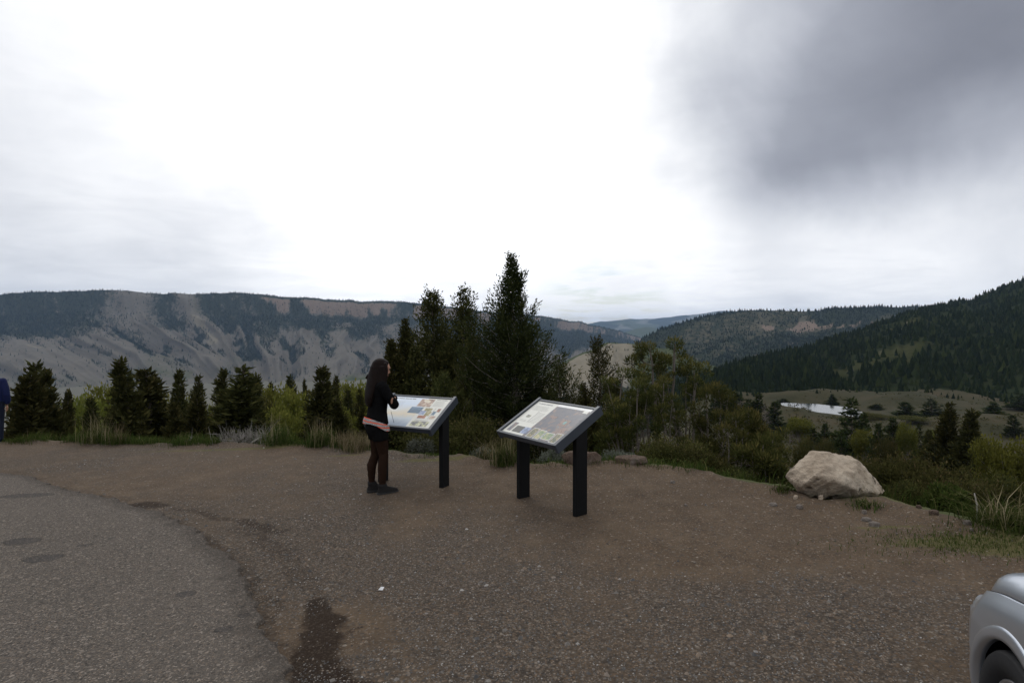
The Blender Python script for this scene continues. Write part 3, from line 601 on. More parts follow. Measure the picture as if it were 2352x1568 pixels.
def cards(c, d, L, W, rng, kite=True):
    """small leaf blades: c root, d direction (unit), L length, W width"""
    n = len(c); r = rng.normal(size=(n, 3)); w = np.cross(d, r); w /= np.linalg.norm(w, axis=1)[:, None] + 1e-9
    L = np.broadcast_to(L, (n,))[:, None]; W = np.broadcast_to(W, (n,))[:, None]
    if kite:
        v = np.stack([c, c + d * L * .45 + w * W * .5, c + d * L, c + d * L * .45 - w * W * .5], 1); f = np.arange(n * 4).reshape(n, 4)
    else:
        v = np.stack([c - w * W * .5, c + w * W * .5, c + d * L], 1); f = np.arange(n * 3).reshape(n, 3)
    return v.reshape(-1, 3), f, (4 if kite else 3)
def norm(a): return a / (np.linalg.norm(a, axis=-1, keepdims=True) + 1e-9)
def wood_mesh(lines, mat, n=5):
    mb = MB()
    for pts, r0, r1 in lines: mb.tube(pts, np.linspace(r0, r1, len(pts)), n if r0 > .02 else 4 if r0 > .008 else 3, cap=False)
    return mb.mesh('wood', [mat], True)
def conifer_meshes(seed, H, Rm, n_branch, n_card, L=.10, W=.035, pw=.8, bare=.04, up=.35, irr=.35, mat='needles', bark='bark', lean=0.0, top_gap=0.0, tip_bare=0.0, ang0=-8, ang1=55, side=None):
    rng = np.random.default_rng(seed)
    tz = np.linspace(0, 1, 14); wob = np.cumsum(rng.normal(0, .006, (14, 2)), 0) * H
    tr = np.stack([wob[:, 0] + lean * H * tz ** 1.5, wob[:, 1], tz * H], 1); r_b = max(.018 * H, .02)
    t = bare + (1 - bare) * rng.uniform(0, .985, n_branch) ** 1.05; t = np.sort(t); az = (np.arange(n_branch) * 2.39996 + rng.normal(0, .35, n_branch))
    ln = Rm * ((1 - t) ** pw * .93 + .07) * rng.uniform(1 - irr, 1.12, n_branch) * (1 + irr * (vnoise(az % 6.283 * 1.3, t * 5, seed) - .5) * 1.6)
    if bare > .1: ln *= .55 + .45 * sstep(t, bare, bare + .25)
    if side is not None: ln *= 1 - side[1] * np.clip(np.cos(az - side[0]), 0, 1)
    el = np.radians(ang0 + (ang1 - ang0) * t ** 1.3 + rng.normal(0, 8, n_branch))
    p0 = np.stack([np.interp(t, tz, tr[:, k]) for k in range(3)], 1); d = np.stack([np.cos(el) * np.cos(az), np.cos(el) * np.sin(az), np.sin(el)], 1)
    def pt(i, s): return p0[i] + d[i] * (ln[i] * s)[:, None] + np.array([0, 0, 1]) * (up * ln[i] * (s ** 2.2) - .06 * ln[i] * s)[:, None]
    wgt = ln ** 1.35; i = rng.choice(n_branch, n_card, p=wgt / wgt.sum()); s = rng.uniform(.06 + tip_bare * 0, 1, n_card) ** .72
    c = pt(i, s); tang = norm(d[i] + np.array([0, 0, 1]) * (2.2 * up * s ** 1.2 - .06)[:, None]); lat = norm(np.cross(tang, [0, 0, 1])); sg = rng.choice([-1, 1], n_card)[:, None]
    spread = (ln[i] * (.26 * (1 - s) + .07))[:, None] * rng.uniform(0, 1, (n_card, 1)); c = c + lat * sg * spread + rng.normal(0, .018, (n_card, 3)) * H * .35 + np.array([0, 0, 1]) * rng.normal(0, .05, (n_card, 1)) * ln[i][:, None]
    dr = norm(tang * .9 + lat * sg * .75 + rng.normal(0, .45, (n_card, 3)) + np.array([0, 0, .25]))
    v, f, _ = cards(c, dr, L * rng.uniform(.6, 1.3, n_card), W * rng.uniform(.7, 1.3, n_card), rng)
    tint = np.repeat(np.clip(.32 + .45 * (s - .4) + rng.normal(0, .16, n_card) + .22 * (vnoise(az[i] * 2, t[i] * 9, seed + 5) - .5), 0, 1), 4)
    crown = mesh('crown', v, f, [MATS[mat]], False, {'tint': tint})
    lines = [(tr, r_b, .004 * max(H, 1) ** .5)]
    big = np.argsort(-ln)[:min(n_branch, 60)]; ss = np.array([0, .35, .7, 1.0])
    for b in big: lines.append((pt(np.full(4, b), ss * .95), max(.010, .10 * r_b + .006 * ln[b]), .002))
    return wood_mesh(lines, MATS[bark], 7), crown
def plant(name, label, cat, meshes, x, y, rotz=0, scale=(1, 1, 1), group=None, sink=.05, z=None):
    zz = (float(ground_z(np.array([x]), np.array([y]))[0]) if z is None else z) - sink
    r = thing(name, label, cat, (x, y, zz), rotz, group); r.scale = scale
    obj('trunk' if cat == 'tree' else 'stems', meshes[0], r)
    obj('crown' if cat == 'tree' else 'leaves', meshes[1], r); return r
def place(px, top, d):
    """(x, y, height above ground) of a plant whose tip is seen at pixel (px, top) at distance d"""
    q = P(px, top, d); gz = float(ground_z(np.array([q[0]]), np.array([q[1]]))[0]); return q[0], q[1], q[2] - gz

# prototypes one unit tall
PRO = [conifer_meshes(1000 + k, 1.0, .24 + .015 * (k % 3), 420, 15000, .036, .013, [1.1, 1.25, 1.0, 1.3, 1.15, 1.05][k], .02, .30, [.50, .42, .6, .45, .55, .62][k], 'needles') for k in range(6)]
PRO_LO = [conifer_meshes(1100 + k, 1.0, .25, 90, 2200, .062, .028, [.75, .9, .65][k], .05, .25, .4, 'spruce_needles') for k in range(3)]
gl = 'conifers in the rough beyond the lot'
LEFT = [ # px, top px, distance, crown width px, prototype, label
 (80, 838, 21, 118, 0, 'tallest dark conifer of the clump right beside the person in blue'),
 (54, 868, 19.5, 96, 2, 'dark conifer nearest the person in blue, left one of its clump'),
 (112, 852, 20.5, 100, 1, 'dark conifer forming the right shoulder of the clump beside the person in blue'),
 (156, 902, 34, 40, 4, 'small conifer peeking out behind the right side of the far left clump'),
 (300, 828, 20, 118, 3, 'largest conifer of the left half, rising above the yellow-green thicket'),
 (336, 852, 21.5, 96, 5, 'ragged conifer joined to the right side of the largest left conifer'),
 (212, 916, 17.5, 62, 4, 'small pointed conifer standing in front of the leftmost yellow-green thicket'),
 (404, 854, 30, 62, 1, 'slim conifer midway between the two big left conifer clumps'),
 (448, 867, 33, 50, 0, 'slim conifer just right of the midway conifer, slightly lower'),
 (392, 926, 17, 72, 5, 'low dark conifer by the verge below the midway conifers'),
 (458, 916, 17.5, 56, 2, 'low pointed conifer by the verge left of the second big clump'),
 (508, 853, 22, 72, 4, 'left spire of the three-topped conifer clump left of the woman'),
 (540, 847, 20.5, 112, 0, 'middle and tallest spire of the three-topped conifer clump'),
 (576, 863, 23, 70, 3, 'right spire of the three-topped conifer clump'),
 (619, 881, 45, 36, 1, 'small far conifer above the brownish thicket right of the three-topped clump'),
 (669, 866, 62, 34, 2, 'small far conifer on the skyline of the thicket, left of a pair'),
 (700, 876, 60, 26, 4, 'small far conifer on the skyline of the thicket, right of a pair'),
 (742, 844, 23, 78, 1, 'steep dark conifer standing alone left of the woman'),
 (774, 868, 27, 40, 5, 'thin conifer behind the right side of the lone steep conifer'),
 (784, 912, 18, 56, 3, 'low conifer at the right foot of the lone steep conifer'),
 (826, 896, 40, 44, 0, 'rounded conifer just left of the shoulders of the woman'),
 (802, 900, 46, 34, 2, 'small conifer in the yellow-green thicket left of the woman'),
 (830, 936, 19, 34, 4, 'tiny dark conifer close left of the waist of the woman'),
 (712, 962, 15.5, 40, 2, 'tiny conifer by the verge below the lone steep conifer'),
 (330, 965, 15.5, 40, 1, 'tiny conifer by the verge below the largest left conifer')]
for k, (px, tp, d, wpx, pr, lab) in enumerate(LEFT):
    x, y, h = place(px, tp, d); sx = (2.35 + .45 * math.sin(k * 2.7)) * wpx / F * d / .50
    plant('conifer', lab, 'tree', PRO[pr], x, y, k * 1.7, (sx, sx, h / .985), gl)

# the big trees between the two signs
x, y, h = place(1178, 588, 13.2)
sp = conifer_meshes(77, h, 2.15, 400, 42000, .078, .024, 1.15, .24, .30, .6, 'spruce_needles', 'grey_bark', .004, ang0=-2, ang1=60)
plant('spruce', 'tallest tree, thin spiky spire and bare grey lower trunk between the signs', 'tree', sp, x, y, .4)
for (px, tp, d, rad, sd, lab, ln) in ((986, 666, 16, .90, 31, 'broad brownish-green conifer behind the head of the woman, left of twin tops', .01), (1064, 664, 16.5, .90, 32, 'broad brownish-green conifer, right one of the twin tops', -.01),
                              (926, 728, 16, .40, 33, 'narrow conifer spire just right above the head of the woman', .03), (904, 782, 15, .45, 34, 'low branchy conifer right behind the head of the woman', .0), (960, 800, 15, .62, 35, 'bushy low conifer behind the first sign panel', 0), (1030, 790, 15.2, .6, 36, 'bushy low conifer filling the gap under the twin tops', 0)):
    x, y, h = place(px, tp, d); cm = conifer_meshes(sd, h, rad * 1.75, 560, 30000, .084, .038, .66, .03, .26, .45, 'needles', 'bark', ln)
    plant('conifer', lab, 'tree', cm, x, y, sd, group=gl)
for (px, tp, d, rad, sd, lab) in ((1078, 790, 13.6, .55, 41, 'feathery light green juniper left of the grey trunk of the tallest tree'), (1130, 850, 14.2, .6, 42, 'low feathery juniper at the foot of the tallest tree'), (1056, 905, 11.8, .36, 47, 'low spreading juniper right behind the dry tuft between the signs'), (1288, 846, 14.5, .75, 43, 'low dark juniper right of the tallest tree, above the second sign'), (1236, 880, 13.4, .6, 44, 'dark low juniper just behind the top of the second sign'), (1024, 868, 12.8, .55, 45, 'low juniper behind the right end of the first sign')):
    x, y, h = place(px, tp, d); cm = conifer_meshes(sd, h, rad * 1.4, 220, 10000, .09, .019, .5, .02, .55, .5, 'feather_leaf', 'grey_bark', 0, ang0=12, ang1=65)
    plant('juniper', lab, 'tree', cm, x, y, sd, group='junipers along the rim of the lot')
for (px, tp, d, rad, sd, lab) in ((1381, 770, 21, .78, 51, 'dark pyramid conifer in front of the pale bare hill'), (1338, 880, 21, .5, 52, 'small dark conifer left below the pyramid conifer at the pale hill'), (1345, 920, 16, .55, 54, 'low dark conifer between the second sign and the gnarled junipers'), (1420, 868, 19, .6, 53, 'dark conifer behind the left stems of the gnarled junipers')):
    x, y, h = place(px, tp, d); cm = conifer_meshes(sd, h, rad * 1.7, 380, 17000, .09, .034, .72, .03, .4, .42, 'needles')
    plant('conifer', lab, 'tree', cm, x, y, sd, group=gl)

# ---- gnarled junipers: bare grey stems with tufts at their ends
def gnarled(seed, stems, tuft=.26, n_card=5200, L=.085, W=.016, mat='juniper_leaf', bark='grey_bark', flat=.85, extra=0, side=3, dens_low=.0):
    """stems: list of (base xy, tip xyz, radius)"""
    rng = np.random.default_rng(seed); lines = []; tips = []; n_card = int(n_card * 1.25)
    for (bx, by), tip, rad in stems:
        tip = np.array(tip, float); b = np.array([bx, by, -.1]); n = 9; s = np.linspace(0, 1, n)[:, None]
        amp = .05 * np.linalg.norm(tip - b); wig = np.cumsum(rng.normal(0, 1, (n, 3)) * np.array([1, 1, .3]), 0); wig -= s * wig[-1]; pts = b + (tip - b) * s + wig * amp * .28
        lines.append((pts, rad, rad * .3)); tips.append((pts[-1], tuft))
        for q in range(side + int(rad * 60)):
            k = rng.integers(2, n - 1); p = pts[k]; a = rng.uniform(0, 6.28); ln = rng.uniform(.35, .85) * (1.15 - k / n) * .34 * np.linalg.norm(tip - b) + .12; up = rng.uniform(.35, 1.1)
            e = p + np.array([np.cos(a), np.sin(a), up]) * ln * .75; mid = (p + e) / 2 + rng.normal(0, .07, 3) * ln + np.array([np.cos(a), np.sin(a), -.2]) * ln * .15
            lines.append((np.stack([p, mid, e]), rad * .42 * (1 - .5 * k / n), .004))
            if rng.uniform() < .78: tips.append((e, tuft * rng.uniform(.55, .95)))
            for z in range(2):
                e2 = mid + norm(rng.normal(size=3) + np.array([0, 0, .4])) * ln * .45; lines.append((np.stack([mid, (mid + e2) / 2 + rng.normal(0, .02, 3), e2]), .007, .002))
                if rng.uniform() < .5: tips.append((e2, tuft * rng.uniform(.35, .6)))
    for q in range(extra):
        p, r0 = tips[rng.integers(len(tips))]; tips.append((p + rng.normal(0, 1, 3) * r0 * np.array([.9, .9, .6]), r0 * .7))
    wt = np.array([r0 ** 2 for _, r0 in tips]); i = rng.choice(len(tips), n_card, p=wt / wt.sum()); cc = np.array([p for p, _ in tips])[i]; rr_ = np.array([r0 for _, r0 in tips])[i]
    u = norm(rng.normal(size=(n_card, 3))); rad_ = rr_ * rng.uniform(.25, 1, n_card) ** .6 * (.75 + .5 * vnoise(u[:, 0] * 3 + i, u[:, 2] * 3, seed)); c = cc + u * rad_[:, None] * np.array([1, 1, flat])
    dr = norm(u * .8 + np.array([0, 0, .7]) + rng.normal(0, .4, (n_card, 3)))
    v, f, k = cards(c, dr, L * rng.uniform(.6, 1.3, n_card), W * rng.uniform(.7, 1.3, n_card), rng)
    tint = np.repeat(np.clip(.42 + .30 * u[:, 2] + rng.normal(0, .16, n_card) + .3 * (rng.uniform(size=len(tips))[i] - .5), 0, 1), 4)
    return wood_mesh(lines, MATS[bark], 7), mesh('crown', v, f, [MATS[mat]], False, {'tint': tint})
def stems_px(base_d, items, org):
    """items: (base px, base py, tip px, tip py, depth shift, radius) -> stems relative to org"""
    o_ = []
    for bx, by, tx, ty, dd, rad in items:
        b = P(bx, by, base_d); t = P(tx, ty, base_d + dd); o_.append(((b[0] - org[0], b[1] - org[1]), t - org, rad))
    return o_
def juniper(label, d, org_px, items, seed, **kw):
    q = P(org_px, 900, d); z = float(ground_z(np.array([q[0]]), np.array([q[1]]))[0]); org = np.array([q[0], q[1], z])
    plant('gnarled_juniper', label, 'tree', gnarled(seed, stems_px(d, items, org), **kw), org[0], org[1], 0, group='gnarled junipers right of the second sign', z=z, sink=0)
juniper('tallest gnarled juniper with grey trunk and round golden-green top', 12.4, 1566, [(1570, 1020, 1550, 790, 0, .062), (1572, 1020, 1594, 850, .1, .04), (1570, 1020, 1600, 880, -.2, .03), (1566, 1020, 1528, 830, .4, .03), (1570, 1000, 1575, 830, .3, .03), (1572, 1010, 1585, 900, .5, .03)], 301, tuft=.17, n_card=6200, extra=12)
juniper('gnarled juniper with a ragged golden top just left of the tallest one', 12.2, 1495, [(1500, 1030, 1492, 800, 0, .05), (1500, 1030, 1470, 800, .2, .03), (1500, 1030, 1512, 822, .1, .03), (1496, 1030, 1450, 830, 0, .028), (1498, 1030, 1478, 850, -.2, .025)], 302, tuft=.14, n_card=4800, extra=8)
juniper('gnarled juniper with several thin stems nearest the second sign', 11.2, 1440, [(1438, 1030, 1432, 860, 0, .035), (1440, 1030, 1470, 880, .1, .03), (1436, 1030, 1395, 880, .1, .025), (1440, 1030, 1412, 930, -.2, .022), (1436, 1035, 1388, 965, -.1, .025), (1440, 1030, 1450, 860, .4, .022), (1441, 1030, 1392, 1000, .2, .02)], 303, tuft=.14, n_card=4800, extra=8)
juniper('slim gnarled juniper with one straight grey stem before the tallest one', 10.8, 1522, [(1520, 1040, 1524, 880, 0, .036), (1522, 1040, 1506, 900, .1, .018), (1520, 1040, 1545, 920, .1, .018), (1521, 1040, 1530, 950, .3, .018)], 304, tuft=.14, n_card=2600, extra=4)
juniper('slim gnarled juniper with a straight grey stem left of the middle', 10.8, 1468, [(1466, 1040, 1464, 890, 0, .032), (1466, 1040, 1486, 915, 0, .02), (1466, 1040, 1450, 930, .2, .02)], 305, tuft=.14, n_card=2200, extra=4)
juniper('bushy gnarled juniper with golden tips at the start of the right descending row', 11.0, 1640, [(1630, 1060, 1622, 905, 0, .04), (1630, 1060, 1650, 895, .2, .03), (1632, 1060, 1672, 915, .2, .03), (1630, 1060, 1605, 940, -.1, .025), (1632, 1060, 1655, 960, -.3, .025), (1630, 1060, 1690, 950, .1, .025)], 306, tuft=.18, n_card=6000, extra=12)
juniper('middle bushy juniper of the row going down towards the boulder', 10.0, 1700, [(1700, 1090, 1690, 965, 0, .03), (1700, 1090, 1720, 955, .2, .03), (1700, 1090, 1738, 985, .1, .025), (1700, 1090, 1670, 990, -.1, .025), (1700, 1090, 1705, 1010, -.3, .022), (1700, 1090, 1735, 1030, -.1, .022)], 307, tuft=.16, n_card=5800, extra=12)
juniper('lowest bushy juniper of the row, next to the boulder', 9.0, 1758, [(1755, 1115, 1752, 1020, 0, .026), (1755, 1115, 1775, 1010, .2, .025), (1755, 1115, 1790, 1045, .1, .02), (1755, 1115, 1728, 1040, -.1, .02), (1755, 1115, 1760, 1065, -.3, .02), (1755, 1115, 1785, 1085, -.2, .02)], 308, tuft=.14, n_card=5200, extra=12)

# ---- yellow-green thickets
def leafy(seed, H, Rw, n_stem, n_card, L, W, mat, bark='bark', hollow=.35, blobs=14, zlow=.25, fuzz=.5, spread=1.0):
    rng = np.random.default_rng(seed); lines = []
    a = rng.uniform(0, 6.28, blobs); q = np.sqrt(rng.uniform(0, 1, blobs)) * .72; zc_ = zlow + (1 - zlow) * rng.uniform(.15, .86, blobs) * (1 - .55 * q ** 2); bc = np.stack([np.cos(a) * q * Rw, np.sin(a) * q * Rw, zc_ * H], 1); br = rng.uniform(.28, .5, blobs) * Rw
    br = np.minimum(br, H - bc[:, 2] + .02 * H)
    for k in range(n_stem):
        t = bc[rng.integers(blobs)] + rng.normal(0, .12, 3) * Rw; b = np.array([rng.normal(0, .12) * Rw * spread, rng.normal(0, .12) * Rw * spread, -.05]); m_ = (b + t) / 2 + np.array([t[0] - b[0], t[1] - b[1], 0]) * -.14 + rng.normal(0, .04, 3) * H
        lines.append((np.stack([b, m_, t]), .012 * H ** .7 * rng.uniform(.6, 1.3), .002 * H ** .5))
    i = rng.choice(blobs, n_card, p=br ** 2 / (br ** 2).sum()); u = norm(rng.normal(size=(n_card, 3))); rad = br[i] * rng.uniform(hollow, 1, n_card) ** .7 * (1 + fuzz * (vnoise(u[:, 0] * 4 + i * 3, u[:, 2] * 4 + u[:, 1] * 3, seed) - .5) * 1.4)
    c = bc[i] + u * rad[:, None] * np.array([1, 1, .85]); c[:, 2] = np.maximum(c[:, 2], .03 * H)
    dr = norm(u * .6 + np.array([0, 0, .45]) + rng.normal(0, .6, (n_card, 3))); v, f, k = cards(c, dr, L * rng.uniform(.6, 1.3, n_card), W * rng.uniform(.7, 1.3, n_card), rng)
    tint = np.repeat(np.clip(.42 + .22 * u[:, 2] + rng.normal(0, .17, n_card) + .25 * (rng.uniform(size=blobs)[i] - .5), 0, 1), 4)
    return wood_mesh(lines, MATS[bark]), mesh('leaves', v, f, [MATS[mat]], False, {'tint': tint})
SPR = [leafy(400 + k, 1.0, .62, 16, 8500, .052, .026, 'spring_leaf', 'grey_bark', blobs=20) for k in range(3)]
for k, (px, tp, d, wpx, lab) in enumerate([(196, 898, 38, 120, 'leftmost yellow-green willow thicket behind the dark conifers'), (246, 884, 44, 110, 'yellow-green willow rising behind the largest left conifer'), (372, 902, 40, 90, 'yellow-green willow right of the largest left conifer'), (440, 906, 38, 110, 'yellow-green willow below the slim midway conifers'),
        (636, 888, 42, 120, 'bright yellow-green willow right of the three-topped clump'), (690, 900, 36, 110, 'bright yellow-green willow left of the lone steep conifer'), (655, 926, 28, 120, 'low yellow-green willow in front of the bright thicket'), (812, 878, 55, 110, 'yellow-green willow behind the back of the woman'), (846, 890, 50, 90, 'yellow-green willow hidden partly by the woman'), (800, 928, 30, 90, 'low yellow-green willow left of the waist of the woman'),
        (1832, 958, 120, 60, 'small yellow-green willow on the meadow below the pond'), (2082, 968, 90, 40, 'small bright yellow-green bush on the meadow right of the pond'), (2318, 992, 30, 120, 'large yellow-green willow at the right edge of the picture'), (2150, 990, 60, 60, 'pale yellow-green bush left of the pair of dark conifers'), (1988, 985, 85, 60, 'low yellow-green bush right below the conifer by the pond')]):
    x, y, h = place(px, tp, d); sx = (1.5 if px < 900 else 1.1) * wpx / F * d / 1.15
    plant('willow', lab, 'tree', SPR[k % 3], x, y, k * 2.1, (sx, sx, h), 'willows in the hollow' )
BRN = [leafy(420 + k, 1.0, .6, 26, 6000, .05, .02, 'shrub_leaf', 'grey_bark', blobs=16) for k in range(3)]
for k, (px, tp, d, wpx, lab) in enumerate([(604, 900, 34, 70, 'brownish thicket between the three-topped clump and the bright willow'), (1762, 985, 60, 60, 'dark thicket on the slope above the lowest juniper'), (1856, 1000, 40, 70, 'dark rounded thicket just left above the boulder'), (2000, 950, 190, 110, 'long dark thicket on the meadow right of the pond'), (2100, 955, 170, 90, 'dark thicket on the meadow left of the rocky knoll'), (1900, 1005, 60, 60, 'brownish thicket right behind the top of the boulder'), (2040, 1000, 46, 70, 'brownish thicket on the slope behind the boulder')]):
    x, y, h = place(px, tp, d); sx = wpx / F * d / 1.15
    plant('thicket', lab, 'bush', BRN[k % 3], x, y, k * 2.1, (sx, sx, max(h, .5)), 'thickets on the slope')

# ---- trees of the meadow on the right
for k, (px, tp, d, wpx, pr, lab) in enumerate([(1960, 915, 92, 74, 0, 'dark conifer in front of the right end of the pond'), (1980, 950, 96, 40, 1, 'lower conifer joined to the one in front of the pond'), (1895, 974, 105, 30, 2, 'small dark conifer on the hump below the pond'), (2054, 962, 105, 48, 1, 'dark conifer midway between the pond and the conifer pair'), (2110, 974, 95, 34, 0, 'small dark conifer left of the conifer pair'), (2330, 955, 150, 30, 2, 'small conifer on the rocky knoll at the right edge'),
        (1738, 905, 150, 50, 1, 'dark conifer left of the pond among grey dead trees'), (1720, 915, 170, 44, 0, 'dark conifer left behind the grey dead trees'), (1775, 925, 160, 44, 2, 'dark conifer just left of the pond'), (1800, 915, 280, 30, 0, 'far dark conifer at the left tip of the pond'), (1690, 900, 200, 50, 2, 'far dark conifer above the descending junipers'), (1660, 895, 210, 50, 1, 'far dark conifer right of the golden juniper top'), (2012, 928, 250, 30, 2, 'small conifer on the bank right behind the pond'), (1640, 905, 180, 40, 0, 'far dark conifer close right of the tallest juniper'), (1912, 905, 272, 26, 1, 'small conifer on the far bank right above the pond'), (2085, 925, 200, 44, 2, 'dark conifer above the long thicket right of the pond'), (2140, 915, 215, 46, 0, 'dark conifer above the left one of the conifer pair'), (2285, 925, 190, 50, 1, 'dark conifer right behind the conifer pair'), (2345, 905, 240, 44, 0, 'far conifer at the right edge below the wooded slope'), (1868, 985, 75, 34, 2, 'small conifer on the slope above the left end of the boulder'), (1930, 990, 70, 36, 1, 'small conifer on the slope above the middle of the boulder'), (2020, 975, 80, 40, 2, 'conifer on the slope above the right end of the boulder')]):
    x, y, h = place(px, tp, d); sx = 1.4 * wpx / F * d / .50
    plant('conifer', lab, 'tree', PRO_LO[pr], x, y, k * 1.3, (sx, sx, max(h, 2) / .985), 'conifers on the meadow')
for k, (px, tp, d, wpx, pr, lab) in enumerate([(2172, 928, 44, 96, 0, 'left one of the pair of tall dark conifers above the right bushes'), (2226, 942, 42, 110, 3, 'right one of the pair of tall dark conifers above the right bushes'), (2250, 1010, 36, 70, 2, 'low dark conifer at the right foot of the conifer pair'), (2132, 990, 50, 50, 5, 'low conifer at the left foot of the conifer pair')]):
    x, y, h = place(px, tp, d); sx = 1.5 * wpx / F * d / .50
    plant('conifer', lab, 'tree', PRO[pr], x, y, k * 1.3, (sx, sx, h / .985), 'conifers on the meadow')
def scrub():
    rng = np.random.default_rng(91); px = rng.uniform(1640, 2420, 8000); d = np.exp(rng.uniform(np.log(26), np.log(285), 8000)); x = (px - CX) / F * d; y = d; k = fbm(x / 16, y / 22, 4, 95)
    q = np.hypot((x - POND[0]) / 20, (y - POND[1]) / 32); ok = (k > .42) & (q > 1.15); x, y = x[ok], y[ok]; n = len(x); H = rng.uniform(.4, 1.5, n) * rng.uniform(.6, 1, n); m = 12; vs = []; ts = []
    c = np.stack([x, y, ground_z(x, y)], 1); u = norm(rng.normal(size=(n, m, 3))); u[..., 2] = np.abs(u[..., 2]); root = c[:, None] + u * H[:, None, None] * np.array([.75, .75, .55]) * rng.uniform(.3, 1, (n, m, 1)); dr = norm(u + rng.normal(0, .5, (n, m, 3)))
    v, f, _ = cards(root.reshape(-1, 3), dr.reshape(-1, 3), np.repeat(H, m) * .5, np.repeat(H, m) * .24, rng); tint = np.repeat(np.clip(np.repeat(rng.uniform(.05, .85, n), m) + rng.normal(0, .1, n * m), 0, 1), 4)
    obj('meadow_scrub', mesh('meadow_scrub', v, f, [MATS['shrub_leaf']], False, {'tint': tint}), label='low dark scrub dotted over the meadow by the pond', cat='scrub', kind='stuff')
scrub()
def dead_tree(seed):
    rng = np.random.default_rng(seed); lines = [(np.array([[0, 0, -.05], [.01, 0, .5], [0, .01, 1.0]]), .022, .004)]
    for k in range(46):
        z = rng.uniform(.12, .95); a = rng.uniform(0, 6.28); ln = .26 * (1.1 - z) + .04; p = np.array([0, 0, z]); e = p + np.array([np.cos(a), np.sin(a), rng.uniform(0, .6)]) * ln; lines.append((np.stack([p, (p + e) / 2 + rng.normal(0, .015, 3), e]), .006, .0015))
        for q in range(3): e2 = p + (e - p) * rng.uniform(.3, 1) + rng.normal(0, .06, 3); lines.append((np.stack([p + (e - p) * .5, e2]), .003, .001))
    return wood_mesh(lines, MATS['grey_bark'], 5)
DT = [dead_tree(7), dead_tree(8)]
for k, (px, tp, d, wpx, lab) in enumerate([(1757, 925, 120, 40, 'grey leafless tree right of the others, left of the pond'), (1702, 918, 130, 44, 'grey leafless tree above the descending junipers'), (1815, 985, 85, 34, 'grey leafless tree on the slope below the pond')]):
    x, y, h = place(px, tp, d); r = thing('bare_tree', lab, 'tree', (x, y, float(ground_z(np.array([x]), np.array([y]))[0]) - .1), k, 'grey bare trees'); sx = wpx / F * d / .5; r.scale = (sx, sx, h); obj('trunk', DT[k % 2], r)

# ---- shrubs along the rim
for k, (px, tp, d, wpx, mat, n, Lf, lab) in enumerate([
    (1095, 950, 10.9, 130, 'shrub_leaf', 7000, .055, 'big loose brownish-green shrub between the two signs'), (1050, 975, 10.6, 90, 'shrub_leaf', 4000, .055, 'loose shrub behind the right post of the first sign'), (1160, 985, 10.8, 80, 'shrub_leaf', 3500, .055, 'small shrub left behind the second sign'),
    (1555, 1008, 9.3, 150, 'shrub_leaf', 8000, .05, 'wide twiggy shrub right of the grey sagebrush clump'), (1630, 1040, 9.0, 100, 'shrub_leaf', 5000, .05, 'twiggy shrub below the descending juniper row'), (1690, 1070, 8.8, 110, 'feather_leaf', 5000, .05, 'green shrub under the middle juniper of the row'), (1500, 1035, 9.4, 70, 'shrub_leaf', 3200, .05, 'small shrub right beside the grey sagebrush clump'),
    (1960, 1040, 9.0, 110, 'shrub_leaf', 5000, .05, 'brownish shrub directly behind the boulder'), (2060, 1032, 8.2, 150, 'shrub_leaf', 8000, .05, 'large olive shrub right behind the boulder'), (2150, 1050, 7.6, 150, 'shrub_leaf', 8000, .05, 'large brownish shrub in the middle of the right thicket'), (2230, 1085, 6.8, 130, 'shrub_leaf', 7000, .045, 'olive shrub at the right end of the thicket beside the boulder'), (2095, 1110, 6.9, 120, 'feather_leaf', 6000, .045, 'low green shrub right of the boulder'), (2300, 1080, 6.8, 110, 'feather_leaf', 4500, .045, 'green shrub behind the long grass at the right edge'), (1800, 1090, 8.6, 60, 'feather_leaf', 2500, .045, 'small green shrub left behind the boulder'),
    (2170, 1140, 6.1, 80, 'grass_blade', 3200, .05, 'fresh green clump at the dirt bank right of the boulder'), (968, 1000, 9.6, 90, 'feather_leaf', 3500, .05, 'low green shrub under the first sign panel')]):
    x, y, h = place(px, tp, d); rw = wpx / F * d / 2; ms = leafy(500 + k, max(h, .4) * 1.08, rw * 1.2, 90, int(n * 1.8), Lf * 1.05, Lf * .34, mat, 'grey_bark', hollow=.15, blobs=34, zlow=.1, fuzz=.9)
    plant('shrub', lab, 'bush', ms, x, y, k, group='shrubs along the rim of the lot')
for k, (px, tp, d, wpx, n, lab) in enumerate([(962, 1002, 9.3, 72, 2600, 'grey-green sagebrush below the panel of the first sign'), (1268, 1026, 8.7, 66, 2800, 'grey sagebrush under the panel of the second sign'), (1424, 1028, 8.9, 88, 3400, 'pale grey-green sagebrush right of the second sign'), (1112, 1022, 8.9, 66, 2400, 'dull sagebrush just left of the dry tuft between the signs'), (1345, 1030, 9.2, 40, 1200, 'small sagebrush behind the right post of the second sign')]):
    x, y, h = place(px, tp, d); rw = wpx / F * d / 2; ms = leafy(560 + k, max(h, .25), rw, 40, n, .045, .013, 'sage_leaf', 'grey_bark', hollow=.25, blobs=18, zlow=.12, fuzz=.8)
    plant('sagebrush', lab, 'bush', ms, x, y, k, group='sagebrush clumps')

